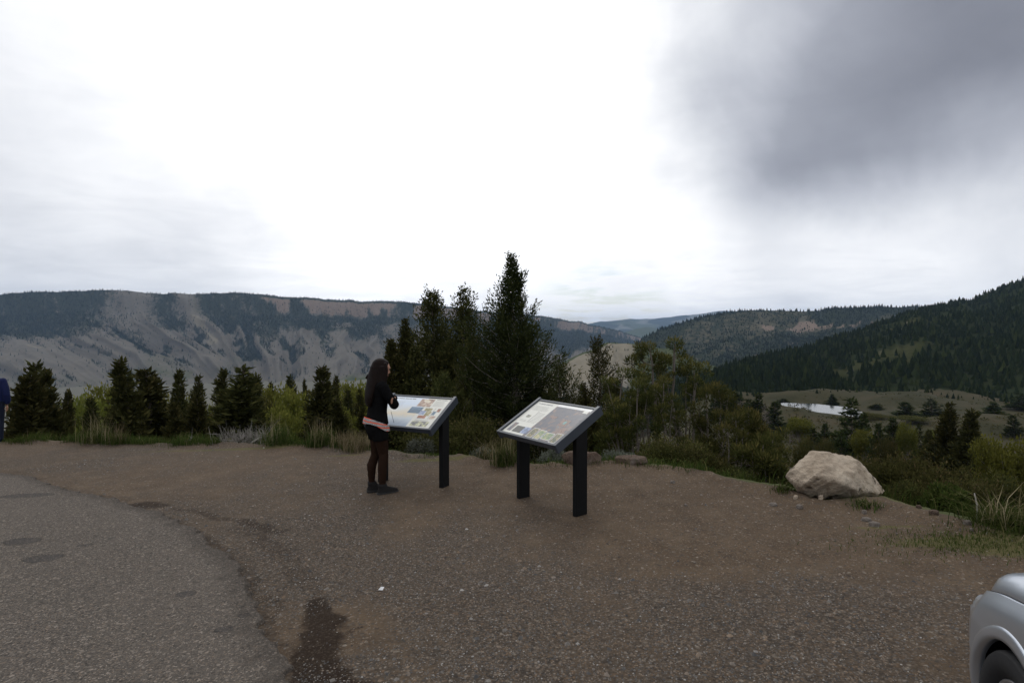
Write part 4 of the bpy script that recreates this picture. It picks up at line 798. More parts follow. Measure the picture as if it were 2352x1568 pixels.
# ---- grass
def blades(seed, n, spot, h0, h1, w, bend=.5):
    """spot(rng, n) -> root points; curved blades of three segments"""
    rng = np.random.default_rng(seed); c, hs = spot(rng, n); n = len(c); h = (h0 + (h1 - h0) * rng.uniform(0, 1, n) ** 1.8) * hs; a = rng.uniform(0, 6.28, n); d = np.stack([np.cos(a), np.sin(a), 0 * a], 1); b = bend * rng.uniform(.2, 1.2, n); wv = np.stack([-np.sin(a), np.cos(a), 0 * a], 1) * (w * rng.uniform(.6, 1.3, n))[:, None]
    up = np.array([0, 0, 1]); pts = []
    for s, k in ((0, 1), (.5, .8)):
        q = c + up * (h * s * (1 - .15 * b * s))[:, None] + d * (h * b * s * s)[:, None]; pts += [q - wv * k * .5, q + wv * k * .5]
    pts.append(c + up * (h * (1 - .3 * b))[:, None] + d * (h * b)[:, None]); v = np.stack(pts, 1).reshape(-1, 3); o_ = (np.arange(n) * 5)[:, None]
    return v, [o_ + np.array([[0, 1, 3, 2]]), o_ + np.array([[2, 3, 4]])], np.repeat(np.clip(rng.normal(.45, .26, n), 0, 1), 5)
def verge_spot(rng, n):
    q = rng.uniform(size=n); px = np.where(q < .80, rng.uniform(-60, 880, n), np.where(q < .90, rng.uniform(880, 1075, n), rng.uniform(1060, 1680, n))); az = np.arctan((px - CX) / F); r = edge_r(az) + rng.gamma(1.6, .35, n) - .15
    x = r * np.sin(az); y = r * np.cos(az); k = fbm(x * .8 + 3, y * .8, 3, 311); keep = k > np.where(px < 880, .38, .5); x, y, px = x[keep], y[keep], px[keep]
    return np.stack([x, y, ground_z(x, y) - .01], 1), (.3 + 1.5 * np.clip(fbm(x * .9 + 13, y * .9, 3, 313) - .25, 0, 1)) * np.where(px < 880, 1, .6)
v, f, ti = blades(320, 30000, verge_spot, .05, .30, .007, .9)
obj('verge_grass', mesh('verge_grass', v, f, [MATS['grass_blade']], False, {'tint': ti}), label='green grass growing along the rim of the gravel lot', cat='grass', kind='stuff')
def tongue_spot(rng, n):
    q = rng.integers(0, 3, n); cx_ = np.array([2215, 2330, 2290])[q]; cy_ = np.array([1244, 1264, 1235])[q]; c = np.array([G(2215, 1244), G(2330, 1264), G(2290, 1235)])[q]; x = c[:, 0] + rng.normal(0, .45, n); y = c[:, 1] + rng.normal(0, .14, n)
    return np.stack([x, y, ground_z(x, y) - .005], 1), np.ones(n)
v, f, ti = blades(321, 2600, tongue_spot, .02, .07, .005, 1.0)
obj('worn_grass', mesh('worn_grass', v, f, [MATS['grass_blade']], False, {'tint': ti * .6 + .35}), label='short worn grass on the dirt near the car', cat='grass', kind='stuff')
def meadow_spot(rng, n):
    az = rng.uniform(R(-43), R(44), n); r = edge_r(az) + rng.uniform(.5, 14, n); x = r * np.sin(az); y = r * np.cos(az); return np.stack([x, y, ground_z(x, y) - .01], 1), np.ones(n)
v, f, ti = blades(322, 14000, meadow_spot, .06, .26, .009, .9)
obj('slope_grass', mesh('slope_grass', v, f, [MATS['grass_blade']], False, {'tint': ti * .9}), label='rough grass on the slope below the rim', cat='grass', kind='stuff')
def tuft(label, px, py, rad, n, h0, h1, seed, mat='dry_blade', bend=.45, green=.0, n2=0):
    c = G(px, py); gz = float(ground_z(c[:1], c[1:2])[0]); r = thing('grass_tuft', label, 'grass', (c[0], c[1], gz), 0, 'grass tufts along the rim')
    sp_ = lambda rng, n: (np.stack([rng.normal(0, rad * .45, n), rng.normal(0, rad * .45, n), np.full(n, -.01)], 1), np.ones(n))
    v, f, ti = blades(seed, n, sp_, h0 * .6, h1 * .9, .006, bend + .15); obj('blades', mesh('blades', v, f, [MATS[mat]], False, {'tint': ti}), r, kind='stuff')
    if n2: v, f, ti = blades(seed + 50, n2, sp_, .05, h1 * .55, .007, bend + .4); obj('green_blades', mesh('blades', v, f, [MATS['grass_blade']], False, {'tint': ti}), r, kind='stuff')
    return r
tuft('dry straw-coloured bunch of grass right beside the legs of the woman', 826, 1036, .26, 650, .22, .46, 601, n2=250)
tuft('tall grass tuft with straw stalks left of the dry bunch', 737, 1027, .24, 160, .40, .72, 602, n2=900, bend=.3)
tuft('dry tuft between the green tuft and the dry bunch', 790, 1031, .20, 350, .2, .42, 603, n2=250)
tuft('green tuft with tall straw stalks near the middle of the left verge', 640, 1024, .28, 60, .5, .85, 604, n2=800, bend=.4)
tuft('dense dark green tuft of grass right of the pale dead stems', 432, 1020, .40, 20, .3, .5, 605, n2=1500, bend=.4)
tuft('tuft with pale dead stalks below the leftmost willow', 222, 1020, .26, 130, .35, .9, 606, n2=400, bend=.25)
tuft('tuft with pale dead stalks below the largest left conifer', 270, 1022, .24, 120, .3, .6, 607, n2=400, bend=.35)
tuft('bright green tuft at the far left beside the person in blue', 78, 1014, .40, 10, .2, .4, 608, n2=1200, bend=.5)
tuft('grass tuft with long bleached blades left of the second sign', 1160, 1070, .17, 150, .45, .80, 609, n2=520, bend=.42)
tuft('small dry tuft beside the left post of the second sign', 1120, 1058, .14, 120, .25, .6, 610, n2=100, bend=.8)
tuft('tall green grass clump at the right edge above the car', 2335, 1222, .30, 70, .3, .62, 611, n2=1500, bend=.8)
tuft('arching dry blades in front of the tall green clump at the right edge', 2290, 1222, .14, 50, .3, .6, 612, n2=40, bend=1.1)
tuft('low green tuft under the left side of the boulder', 1800, 1135, .12, 10, .1, .2, 613, n2=200, bend=.6)
tuft('low dull tuft under the right side of the boulder', 1985, 1168, .16, 40, .08, .2, 614, n2=240, bend=.8)
def dead_brush(label, px, py, rad, n, h, seed):
    rng = np.random.default_rng(seed); c = G(px, py); gz = float(ground_z(c[:1], c[1:2])[0]); mb = MB()
    for k in range(n):
        b = np.array([rng.normal(0, rad * .5), rng.normal(0, rad * .25), -.02]); e = b + np.array([rng.normal(0, .16), rng.normal(0, .12), rng.uniform(.35, 1) * h]); m_ = (b + e) / 2 + rng.normal(0, .03, 3); mb.tube([b, m_, e], [.006, .004, .0015], 3, False)
        for q in range(3): e2 = m_ + rng.normal(0, .09, 3) + np.array([0, 0, .06]); mb.tube([m_, (m_ + e2) / 2 + rng.normal(0, .012, 3), e2], [.004, .003, .001], 3, False)
    obj('twigs', mb.mesh('twigs', [MATS['dead_wood']], False), thing('dead_brush', label, 'dead brush', (c[0], c[1], gz)), kind='stuff')
plain('dead_wood', (.20, .185, .165), .95, var=.3, scale=40)
dead_brush('pale grey dead brush at the verge below the three-topped clump', 540, 1018, .45, 60, .36, 620)
dead_brush('pale grey dead brush with a fallen stick right of the larger dead brush', 590, 1014, .28, 36, .42, 621)
for lab, a, b, rad in (('fallen brown stick lying in the verge grass', (575, 1020), (600, 1004), .018), ('broken dead stick poking out of the right thicket', (2245, 1160), (2238, 1132), .008)):
    A = G(*a); A[2] = ground_z(A[:1], A[1:2])[0]; dd = np.hypot(A[0], A[1]); Bp = P(b[0], b[1], A[1] + .1); mb = MB().tube([A, (A + Bp) / 2 + [0.01, 0, .02], Bp], [rad, rad * .9, rad * .6], 6); obj('stick', mb.mesh('stick', [MATS['dead_wood']], True), label=lab, cat='stick')
# ================================================================== STONES
def stone_material(name, c0, c1, c2, sc=6.0, pits=True):
    m, t, b, o = material(name); p = t.new('ShaderNodeTexCoord').outputs['Object']
    n = t.noise(p, sc, 7, .65, .4); n2 = t.noise(p, sc * 6, 5, .7); col = t.ramp(t.math('ADD', t.math('MULTIPLY', n, .7), t.math('MULTIPLY', n2, .3)), [(.32, c0), (.5, c1), (.68, c2)])
    g = t.map(t.noise(p, sc * .5, 4, .6), .55, .7); col = t.mix(t.math('MULTIPLY', g, .45), col, (.14, .135, .13))
    h = t.math('ADD', n2, t.math('MULTIPLY', n, .8))
    if pits:
        v = t.vor(p, sc * 2.0); pit = t.math('MULTIPLY', t.map(v, .14, .30, 1, 0), t.map(t.noise(p, sc * 1.1, 2), .47, .56)); col = t.mix(t.math('MULTIPLY', pit, .75), col, (.05, .04, .032)); h = t.math('SUBTRACT', h, t.math('MULTIPLY', pit, .8))
    t.put(b.inputs['Base Color'], col); b.inputs['Roughness'].default_value = .95; b.inputs['Specular IOR Level'].default_value = .2
    bp = t.new('ShaderNodeBump'); bp.inputs['Strength'].default_value = .9; bp.inputs['Distance'].default_value = .05; t.put(bp.inputs['Height'], h); t.l.new(bp.outputs[0], b.inputs['Normal']); return m
stone_material('limestone', (.23, .18, .13), (.42, .345, .265), (.56, .48, .38), 3.2)
stone_material('red_rock', (.075, .05, .038), (.125, .088, .066), (.19, .145, .115), 7, False)
stone_material('pale_stone', (.16, .13, .105), (.26, .225, .195), (.38, .35, .32), 20, False)
def rock_mesh(name, hull, mat, sub=5, amp=.03, seed=0, sharp=.0):
    """a faceted stone: convex hull of points, subdivided and roughened"""
    bm = bmesh.new()
    for p in hull: bm.verts.new(p)
    r = bmesh.ops.convex_hull(bm, input=bm.verts); bmesh.ops.delete(bm, geom=[g for g in r['geom_interior'] if isinstance(g, bmesh.types.BMVert)], context='VERTS')
    me = bpy.data.meshes.new(name); bm.to_mesh(me); bm.free(); o = bpy.data.objects.new('tmp', me); COL.objects.link(o)
    size = max(o.dimensions); m = o.modifiers.new('r', 'REMESH'); m.mode = 'VOXEL'; m.voxel_size = size / (18 * sub / 2); s = o.modifiers.new('s', 'SMOOTH'); s.iterations = 3; s.factor = .5
    me2 = evaluated(o, name); bpy.data.objects.remove(o); n = len(me2.vertices); co = np.zeros(n * 3, np.float32); me2.vertices.foreach_get('co', co); co = co.reshape(-1, 3); no = np.zeros(n * 3, np.float32); me2.vertices.foreach_get('normal', no); no = no.reshape(-1, 3)
    k = 1 / size; q = co * k; a = ridged(q[:, 0] * 5 + q[:, 2] * 4, q[:, 1] * 5 + q[:, 2] * 2, 4, seed) - .6; b_ = fbm(q[:, 0] * 14 - q[:, 2] * 9, q[:, 1] * 14 + q[:, 2] * 11, 4, seed + 5) - .5
    co = co + no * ((a * 1.2 + b_ * .7) * amp * size)[:, None]; me2.vertices.foreach_set('co', co.ravel()); me2.materials.append(MATS[mat]); me2.polygons.foreach_set('use_smooth', np.ones(len(me2.polygons), bool)); me2.update(); return me2
def boulder():
    c = G(1915, 1152); d = c[1] + .30; org = np.array([c[0], d, float(ground_z(c[:1], np.array([d]))[0])])
    pts = []
    def pp(px, py, dd): pts.append(P(px, py, d + dd) - org)
    # front facets, then the far side
    for q in ((1806, 1096, .0), (1815, 1078, -.05), (1836, 1060, -.02), (1842, 1062, -.1), (1850, 1044, .02), (1862, 1035, .1), (1884, 1036, .02), (1908, 1040, .04), (1952, 1048, .1), (1970, 1054, .0), (1988, 1078, .12), (2015, 1108, .14), (2034, 1128, .16), (2030, 1134, .08),
              (1900, 1070, -.28), (1960, 1085, -.22), (1870, 1090, -.34), (1935, 1108, -.40), (1850, 1108, -.30), (1835, 1122, -.18), (1960, 1122, -.34), (1852, 1138, -.12), (1890, 1148, -.2), (1940, 1150, -.12), (2000, 1140, .05), (1880, 1150, .1), (1960, 1152, .2),
              (1830, 1080, .5), (1870, 1052, .6), (1950, 1062, .6), (2000, 1100, .55), (1850, 1120, .5), (1960, 1130, .55)): pp(*q)
    pts = np.array(pts); me = rock_mesh('boulder', pts, 'limestone', 12, .034, 71)
    obj('boulder', me, None, org, label='large pale tan boulder resting at the right rim of the lot', cat='boulder')
boulder()
def ledge(name, label, px, py, wpx, hpx, dd, mat, seed, cat='rock'):
    c = G(px, py); rng = np.random.default_rng(seed); d = c[1]; w_ = wpx / F * d / 2; h_ = hpx / F * d; v = []
    for k in range(34): a = k * 2.4; q = rng.uniform(.5, 1); v.append((math.cos(a) * w_ * q, math.sin(a) * dd * q, (1.05 - q ** 4 * rng.uniform(.2, .9)) * h_ if k % 2 else -.25 * h_))
    me = rock_mesh(name, v, mat, 5 if name == 'rock_slab' else 2.2, .035, seed); o = obj(name, me, None, (c[0], d, float(ground_z(c[:1], c[1:2])[0])), (0, 0, rng.uniform(-.15, .15)), label, cat); return o
ledge('rock_slab', 'low reddish rock slab behind the right post of the second sign', 1338, 1072, 112, 26, .14, 'red_rock', 81)
ledge('rock_slab', 'reddish rock slab partly behind the pale sagebrush', 1446, 1070, 84, 12, .16, 'red_rock', 82)
STN = [(2008, 1209, 27, 9, 'pale_stone', 'flat whitish stone lying right in front of the boulder'), (1990, 1197, 24, 8, 'pale_stone', 'flat pinkish stone just behind the whitish one'), (1985, 1180, 14, 8, 'pale_stone', 'small grey stone between the boulder and the flat stones'), (1776, 1160, 22, 6, 'pale_stone', 'thin pale stone in the dirt left of the boulder'), (1836, 1168, 18, 9, 'pale_stone', 'rounded stone in front of the left foot of the boulder'),
       (1885, 1158, 12, 9, 'limestone', 'small stone propped under the front of the boulder'), (2222, 1216, 22, 8, 'pale_stone', 'pale stone at the edge of the dirt below the right thicket'), (2232, 1228, 9, 7, 'pale_stone', 'small white stone next to the pale one below the right thicket'), (2060, 1230, 6, 5, 'pale_stone', 'tiny white pebble in the dirt right of the flat stones'), (1545, 1110, 14, 6, 'pale_stone', 'small dark-sided stone on the bare dirt below the twiggy shrub'), (1575, 1161, 8, 5, 'pale_stone', 'small pale pebble in the open dirt right of the second sign'), (1828, 1150, 14, 7, 'limestone', 'stone at the left foot of the boulder'), (2110, 1180, 16, 8, 'red_rock', 'brown clod on the bank right of the boulder'), (2145, 1196, 24, 8, 'red_rock', 'flat brown rock on the bank below the green clump')]
for k, (px, py, wpx, hpx, mat, lab) in enumerate(STN): ledge('stone', lab, px, py, wpx, hpx, wpx / F * G(px, py)[1] * .4, mat, 90 + k, 'stone')

# loose gravel
def gravel():
    rng = np.random.default_rng(5); n = 100000; az = rng.uniform(R(-44), R(44), n); r = np.exp(rng.uniform(np.log(1.35), np.log(11.5), n)); x = r * np.sin(az); y = r * np.cos(az)
    g = grey_at(x, y); ok = (r < edge_r(az) - .05) & ~in_road(x, y) & (rng.uniform(size=n) < .10 + .9 * sstep(g, .30, .8)); x, y, r = x[ok], y[ok], r[ok]; n = len(x)
    s = .82 * (.0035 + .0075 * rng.beta(1.3, 4, n) + .016 * (rng.uniform(size=n) < .012) * rng.uniform(.3, 1, n)) * (1 + .08 * r); ax = rng.uniform(0, 6.28, n); base = np.array([[1, 0, 0], [.2, .9, .1], [-.9, .3, 0], [-.3, -.9, .05], [.6, -.6, 0], [.1, .1, .75]])
    v = base[None] * rng.uniform(.7, 1.3, (n, 6, 3)); ca, sa = np.cos(ax)[:, None], np.sin(ax)[:, None]; v = np.stack([v[..., 0] * ca - v[..., 1] * sa, v[..., 0] * sa + v[..., 1] * ca, v[..., 2] - .15], -1) * s[:, None, None]; v = v + np.stack([x, y, ground_z(x, y)], 1)[:, None]
    f = np.array([[0, 1, 5], [1, 2, 5], [2, 3, 5], [3, 4, 5], [4, 0, 5]])[None] + (np.arange(n) * 6)[:, None, None]
    m, t, b, o = material('gravel'); t.put(b.inputs['Base Color'], t.ramp(t.attr('tint'), [(0, (.05, .048, .048)), (.35, (.10, .095, .09)), (.6, (.15, .135, .12)), (.78, (.20, .145, .10)), (.92, (.19, .175, .16)), (1, (.32, .305, .285))])); b.inputs['Roughness'].default_value = .85; b.inputs['Specular IOR Level'].default_value = .3
    obj('gravel', mesh('gravel', v.reshape(-1, 3), f.reshape(-1, 3), [m], False, {'tint': np.repeat(rng.uniform(size=n) ** 1.1, 6)}), label='loose grey and tan gravel strewn over the lot', cat='gravel', kind='stuff')
gravel()
c = G(875, 1357); mb = MB(); mb.add([[-.018, -.006, .004], [.012, -.010, .003], [.020, .012, .016], [-.008, .010, .010], [.0, 0, .022]], [[0, 1, 4], [1, 2, 4], [2, 3, 4], [3, 0, 4]])
plain('paper', (.82, .82, .82), .8, var=.03)
obj('paper_scrap', mb.mesh('paper', [MATS['paper']]), None, (c[0], c[1], float(ground_z(c[:1], c[1:2])[0]) + .002), label='crumpled scrap of white paper on the gravel', cat='litter')

# ================================================================== SIGNS
plain('sign_steel', (.034, .042, .056), .36, .0, var=.12, scale=14, spec=.5)
plain('post_steel', (.006, .0062, .0066), .7, .0, var=.2, scale=10, spec=.12)
def print_mat(name, stops, sc=4.0, dist=1.0, grad=None, detail=5, gloss=.25):
    m, t, b, o = material(name); p = t.new('ShaderNodeTexCoord').outputs['Object']; n = t.noise(p, sc, detail, .6, dist); f = n
    if grad:
        s = t.new('ShaderNodeSeparateXYZ'); t.put(s.inputs[0], p); f = t.math('ADD', t.math('MULTIPLY', s.outputs[grad[0]], grad[1]), t.math('ADD', grad[2], t.math('MULTIPLY', t.math('SUBTRACT', n, .5), grad[3])))
    t.put(b.inputs['Base Color'], t.ramp(f, stops)); b.inputs['Roughness'].default_value = gloss; b.inputs['Specular IOR Level'].default_value = .45; return m
print_mat('print_cream', [(0, (.60, .60, .54)), (1, (.66, .65, .59))], 3)
print_mat('print_ink', [(0, (.22, .22, .22)), (1, (.30, .30, .29))], 30)
print_mat('print_white', [(0, (.74, .74, .72)), (1, (.78, .78, .76))], 3)
print_mat('print_smoke', [(0, (.20, .26, .36)), (.14, (.30, .36, .44)), (.30, (.52, .57, .60)), (.42, (.66, .58, .44)), (.55, (.62, .62, .58)), (.72, (.58, .66, .76)), (1, (.66, .70, .76))], 3, 1.2, (1, 1.55, .5, .30))
print_mat('print_dark_map', [(.25, (.07, .075, .09)), (.42, (.12, .125, .145)), (.52, (.15, .14, .145)), (.58, (.26, .18, .145)), (.64, (.15, .165, .17)), (.78, (.30, .32, .36))], 6.5, 1.6)
print_mat('print_geyser', [(.3, (.16, .10, .085)), (.5, (.40, .28, .22)), (.62, (.62, .55, .42)), (.8, (.8, .78, .7))], 14, .8)
print_mat('print_lake', [(.2, (.10, .16, .22)), (.45, (.22, .30, .42)), (.6, (.55, .55, .52)), (.8, (.72, .6, .48))], 12, .8, (1, 2.5, .1, .6))
print_mat('print_bluehill', [(.3, (.10, .11, .14)), (.5, (.20, .25, .38)), (.7, (.45, .5, .6))], 18)
print_mat('print_meadow', [(.3, (.10, .12, .06)), (.5, (.32, .28, .14)), (.7, (.55, .50, .36))], 22)
print_mat('print_fire', [(.35, (.08, .06, .05)), (.52, (.35, .14, .08)), (.7, (.6, .4, .3))], 20)
print_mat('print_wolf', [(.3, (.08, .085, .08)), (.5, (.20, .20, .19)), (.6, (.5, .5, .30)), (.75, (.66, .65, .5))], 16)
print_mat('print_forest', [(.3, (.05, .07, .05)), (.5, (.16, .16, .10)), (.65, (.40, .30, .16)), (.8, (.5, .55, .42))], 24)
print_mat('print_green', [(.3, (.08, .14, .09)), (.5, (.22, .28, .16)), (.65, (.48, .40, .22)), (.8, (.55, .58, .5))], 26)
print_mat('print_ridge', [(.2, (.08, .08, .07)), (.45, (.18, .15, .12)), (.6, (.35, .26, .2)), (.75, (.42, .55, .8))], 14, .6, (1, 6.0, .2, .5))
plain('map_lake', (.14, .30, .28), .3, var=.2, scale=60)
plain('map_patch', (.20, .13, .105), .3, var=.5, scale=50)
SG_W, SG_L, SG_TH, SG_Z0, SG_RT, SG_PD, SG_PW, SG_PN = .95, .650, .505, .720, .092, .139, .054, .262
def sign(label, x, y, yaw, dz, layout, pick_lab):
    zb = GX * x + GY * y; r = thing('wayside_sign', label, 'sign', (x, y, zb), yaw)
    # local axes: X along the width, -Y towards the reader; the panel rises away from the reader
    ct, st = math.cos(SG_TH), math.sin(SG_TH); Rm = np.array([[1, 0, 0], [0, ct, -st], [0, st, ct]]); Z0 = SG_Z0 + dz; rw = .040
    def on(w, s, m): return np.array([w, s * ct - m * st, Z0 + s * st + m * ct])
    for sx, nm in ((-1, 'left'), (1, 'right')):
        mb = MB().box(on(sx * (SG_W / 2 - rw / 2), SG_L / 2, -SG_RT / 2), (rw / 2, SG_L / 2, SG_RT / 2), Rm, 0, .004); obj('side_rail', mb.mesh('side_rail', [MATS['sign_steel']]), r)
        gx0 = sx * (SG_W / 2 - SG_PW / 2 - .001); wy = SG_PN + SG_PD / 2
        gzl = -.25; top = Z0 + (SG_PN + SG_PD / 2) * st / ct - SG_RT / ct * .55
        v = []
        for yy in (SG_PN, SG_PN + SG_PD):
            tz = Z0 + yy * st / ct - SG_RT / ct * .5
            for xx in (-1, 1): v += [(gx0 + xx * SG_PW / 2, yy, gzl), (gx0 + xx * SG_PW / 2, yy, tz)]
        f = [[0, 1, 3, 2], [4, 6, 7, 5], [0, 4, 5, 1], [2, 3, 7, 6], [0, 2, 6, 4], [1, 5, 7, 3]]
        po = obj('post', MB().add(v, f).mesh('post', [MATS['post_steel']]), r); bv = po.modifiers.new('bevel', 'BEVEL'); bv.width = .004; bv.segments = 2
        # bracket plate between post and rail
        mb = MB().box((gx0 - sx * (SG_PW / 2 + .004), SG_PN + SG_PD / 2, Z0 + (SG_PN + SG_PD / 2) * st / ct - .11), (.004, SG_PD * .42, .05)); obj('bracket', mb.mesh('bracket', [MATS['post_steel']]), r)
    iw = SG_W / 2 - rw - .001
    obj('top_rail', MB().box(on(0, SG_L - .012 - .02, -.032), (iw, .012, .024), Rm, 0, .003).mesh('top_rail', [MATS['sign_steel']]), r)
    obj('bottom_rail', MB().box(on(0, .014, -.030), (iw, .014, .028), Rm, 0, .003).mesh('bottom_rail', [MATS['sign_steel']]), r)
    obj('backing', MB().box(on(0, SG_L / 2 - .01, -.048), (iw, SG_L / 2 - .05, .010), Rm).mesh('backing', [MATS['post_steel']]), r)
    s0, s1 = .030, SG_L - .046; ph = s1 - s0; pw = 2 * iw - .004
    pan = obj('panel', None, r); bpy.data.objects.remove(pan)
    pan = obj('panel', MB().box((0, 0, 0), (pw / 2, ph / 2, .004)).mesh('panel', [MATS['print_cream']]), r, on(0, (s0 + s1) / 2, -.022), (SG_TH, 0, 0))
    # printed pieces: u, v run 0..1 from the lower left corner of the panel
    for k, (nm, u0, v0, u1, v1, mat, lift) in enumerate(layout):
        a, b_ = (u0 - .5) * pw, (u1 - .5) * pw; c_, d_ = (v0 - .5) * ph, (v1 - .5) * ph; z = .0042 + .0005 * lift
        me = MB().box(((a + b_) / 2, (c_ + d_) / 2, .0041 + .0003 * lift), ((b_ - a) / 2, (d_ - c_) / 2, .0003 * lift + .0002)).mesh(nm, [MATS[mat]]); obj(nm, me, pan)
    return r
def words(u0, v, h, lens, gap=.012, name='lettering', mat='print_ink'):
    o_ = []
    for L in lens: o_.append((name, u0, v, u0 + L, v + h, mat, 2)); u0 += L + gap
    return o_
def textblock(u0, u1, v0, v1, n, mat='print_ink', seed=1):
    rng = np.random.default_rng(seed); h = (v1 - v0) / n; return [('text_line', u0, v0 + k * h, u0 + (u1 - u0) * rng.uniform(.82, 1), v0 + k * h + h * .16, mat, 2) for k in range(n)]
def framed(u0, v0, u1, v1, mat, b=.006, lift=2): return [('picture_border', u0 - b, v0 - b * 1.6, u1 + b, v1 + b * 1.6, 'print_white', lift), ('picture', u0, v0, u1, v1, mat, lift + 1)]
print_mat('print_faint', [(0, (.42, .42, .40)), (1, (.48, .48, .45))], 30)
left_layout = [('picture', 0, 0, .62, 1, 'print_smoke', 1)] + words(.06, .925, .022, (.05, .10, .07)) + words(.31, .925, .026, (.035, .06)) + textblock(.06, .30, .60, .86, 7, 'print_faint', 3) \
    + [('picture', .52, .70, .74, .96, 'print_geyser', 2), ('picture', .46, .46, .66, .67, 'print_lake', 2)] + framed(.70, .56, .82, .66, 'print_meadow') + framed(.66, .42, .745, .56, 'print_bluehill') + framed(.755, .40, .84, .555, 'print_meadow') + framed(.68, .31, .81, .40, 'print_fire') \
    + [('rule', .856, .30, .860, .68, 'print_ink', 2)] + framed(.905, .55, .955, .66, 'print_fire', .003) + framed(.865, .44, .91, .56, 'print_lake', .003) + framed(.875, .31, .955, .41, 'print_geyser', .003) + textblock(.77, .95, .74, .93, 5, 'print_faint', 5) + words(.77, .945, .016, (.07, .09), .01) + textblock(.68, .92, .235, .28, 2, 'print_faint', 6) \
    + [('picture', .66, .06, .93, .215, 'print_wolf', 2)]
right_layout = [('picture', .40, 0, 1, .93, 'print_dark_map', 1), ('sky_picture', .40, .93, 1, 1, 'print_white', 1)] + words(.055, .92, .024, (.03, .085, .12)) + textblock(.05, .34, .73, .88, 5, 'print_faint', 7) + [('drawing', .10, .50, .17, .57, 'print_wolf', 2), ('rule', .222, .37, .226, .70, 'print_ink', 2)] + textblock(.245, .38, .38, .70, 9, 'print_faint', 8) + textblock(.06, .19, .38, .45, 2, 'print_faint', 9) \
    + [('caption_plate', .88, .86, .955, .93, 'print_cream', 2), ('map_patch', .73, .44, .86, .62, 'map_patch', 2), ('map_lake', .78, .50, .82, .58, 'map_lake', 3), ('map_patch', .84, .25, .93, .40, 'map_patch', 2), ('map_patch', .50, .60, .60, .66, 'map_patch', 2)] \
    + [('picture', .05, .07, .12, .31, 'print_dark_map', 2), ('picture', .15, .07, .30, .24, 'print_ridge', 2), ('picture', .305, .07, .42, .245, 'print_bluehill', 2)] + framed(.46, .03, .555, .265, 'print_forest') + framed(.59, .03, .685, .25, 'print_green') + framed(.715, .055, .845, .22, 'print_green', .006, 4) + framed(.875, .025, .965, .25, 'print_forest', .006, 4)
sign('right wayside sign with dark map panel and a row of small pictures', .112, 5.492, -.948, 0, right_layout, '')
sign('left wayside sign with a pale smoke picture, in front of the woman', -1.342, 6.501, -.453, .0155, left_layout, '')

# ================================================================== PEOPLE
plain('skin', (.36, .19, .125), .55, var=.08, spec=.4)
plain('black_knit', (.006, .006, .0065), .9, var=.3, scale=60, bump=.3, spec=.03)
plain('black_cloth', (.006, .006, .0065), .9, var=.2, scale=40, spec=.03)
plain('brown_cloth', (.022, .012, .008), .9, var=.25, scale=50, bump=.2, spec=.04)
plain('shoe_leather', (.016, .015, .0145), .8, var=.6, scale=50, spec=.1)
plain('shoe_sole', (.012, .012, .012), .8)
plain('white_sole', (.45, .45, .43), .7)
plain('blue_cloth', (.007, .012, .055), .8, var=.3, scale=16, bump=.2, spec=.2)
plain('jeans', (.008, .011, .024), .9, var=.3, scale=50, bump=.2, spec=.2)
plain('eye_dark', (.01, .008, .007), .2); plain('lips', (.30, .10, .08), .5)
def hair_mat():
    m, t, b, o = material('black_hair'); p = t.new('ShaderNodeTexCoord').outputs['Object']; s = t.vmath('MULTIPLY', p, (160, 160, 5)); n = t.noise(s, 1.0, 4, .6)
    t.put(b.inputs['Base Color'], t.mix(n, (.004, .003, .003), (.016, .010, .008))); b.inputs['Roughness'].default_value = .5; b.inputs['Specular IOR Level'].default_value = .05
    bp = t.new('ShaderNodeBump'); bp.inputs['Strength'].default_value = .5; bp.inputs['Distance'].default_value = .006; t.put(bp.inputs['Height'], n); t.l.new(bp.outputs[0], b.inputs['Normal'])
hair_mat()
def stripe_mat():
    m, t, b, o = material('striped_cotton'); p = t.new('ShaderNodeTexCoord').outputs['Object']; s = t.new('ShaderNodeSeparateXYZ'); t.put(s.inputs[0], p)
    w_ = t.math('ADD', t.math('ADD', s.outputs[2], t.math('MULTIPLY', s.outputs[0], .22)), t.math('MULTIPLY', t.noise(p, 14, 3), .016)); f = t.math('FRACT', t.math('MULTIPLY', w_, 27.0))
    dots = t.map(t.vor(p, 110), .25, .45); white = t.mix(dots, (.52, .50, .49), (.24, .22, .22)); t.put(b.inputs['Base Color'], t.mix(t.map(f, .66, .72), white, (.72, .075, .015))); b.inputs['Roughness'].default_value = .9
stripe_mat()
def hand(mb, palm, fdir, side, up, curl=.5, scale=1.0):
    """palm with five bent fingers; fdir finger direction, side across the knuckles, up away from the palm"""
    palm = np.array(palm, float); fdir = norm(np.array(fdir, float)); side = norm(np.array(side, float)); up = norm(np.array(up, float)); s = scale
    Rm = np.stack([fdir, side, up], 1); mb.ell(palm, (.046 * s, .040 * s, .016 * s), Rm, 12)
    for k, (off, ln) in enumerate(((-.029, .060), (-.010, .070), (.010, .066), (.028, .052))):
        b = palm + fdir * .036 * s + side * off * s; m1 = b + fdir * ln * .5 * s - up * curl * .012 * s; e = m1 + fdir * ln * .42 * s - up * curl * .040 * s; mb.tube([b - fdir * .012 * s, b, m1, e], np.array([.009, .0088, .008, .0066]) * s, 7); mb.ell(e, (.0068 * s,) * 3, None, 8)
    t0 = palm - fdir * .020 * s + side * -.036 * s; t1 = t0 + (fdir * .6 - side * .75 - up * .2) * .032 * s; t2 = t1 + (fdir * .9 - side * .15 - up * .3) * .030 * s; mb.tube([t0, t1, t2], np.array([.012, .0098, .0078]) * s, 7); mb.ell(t2, (.0078 * s,) * 3, None, 8)
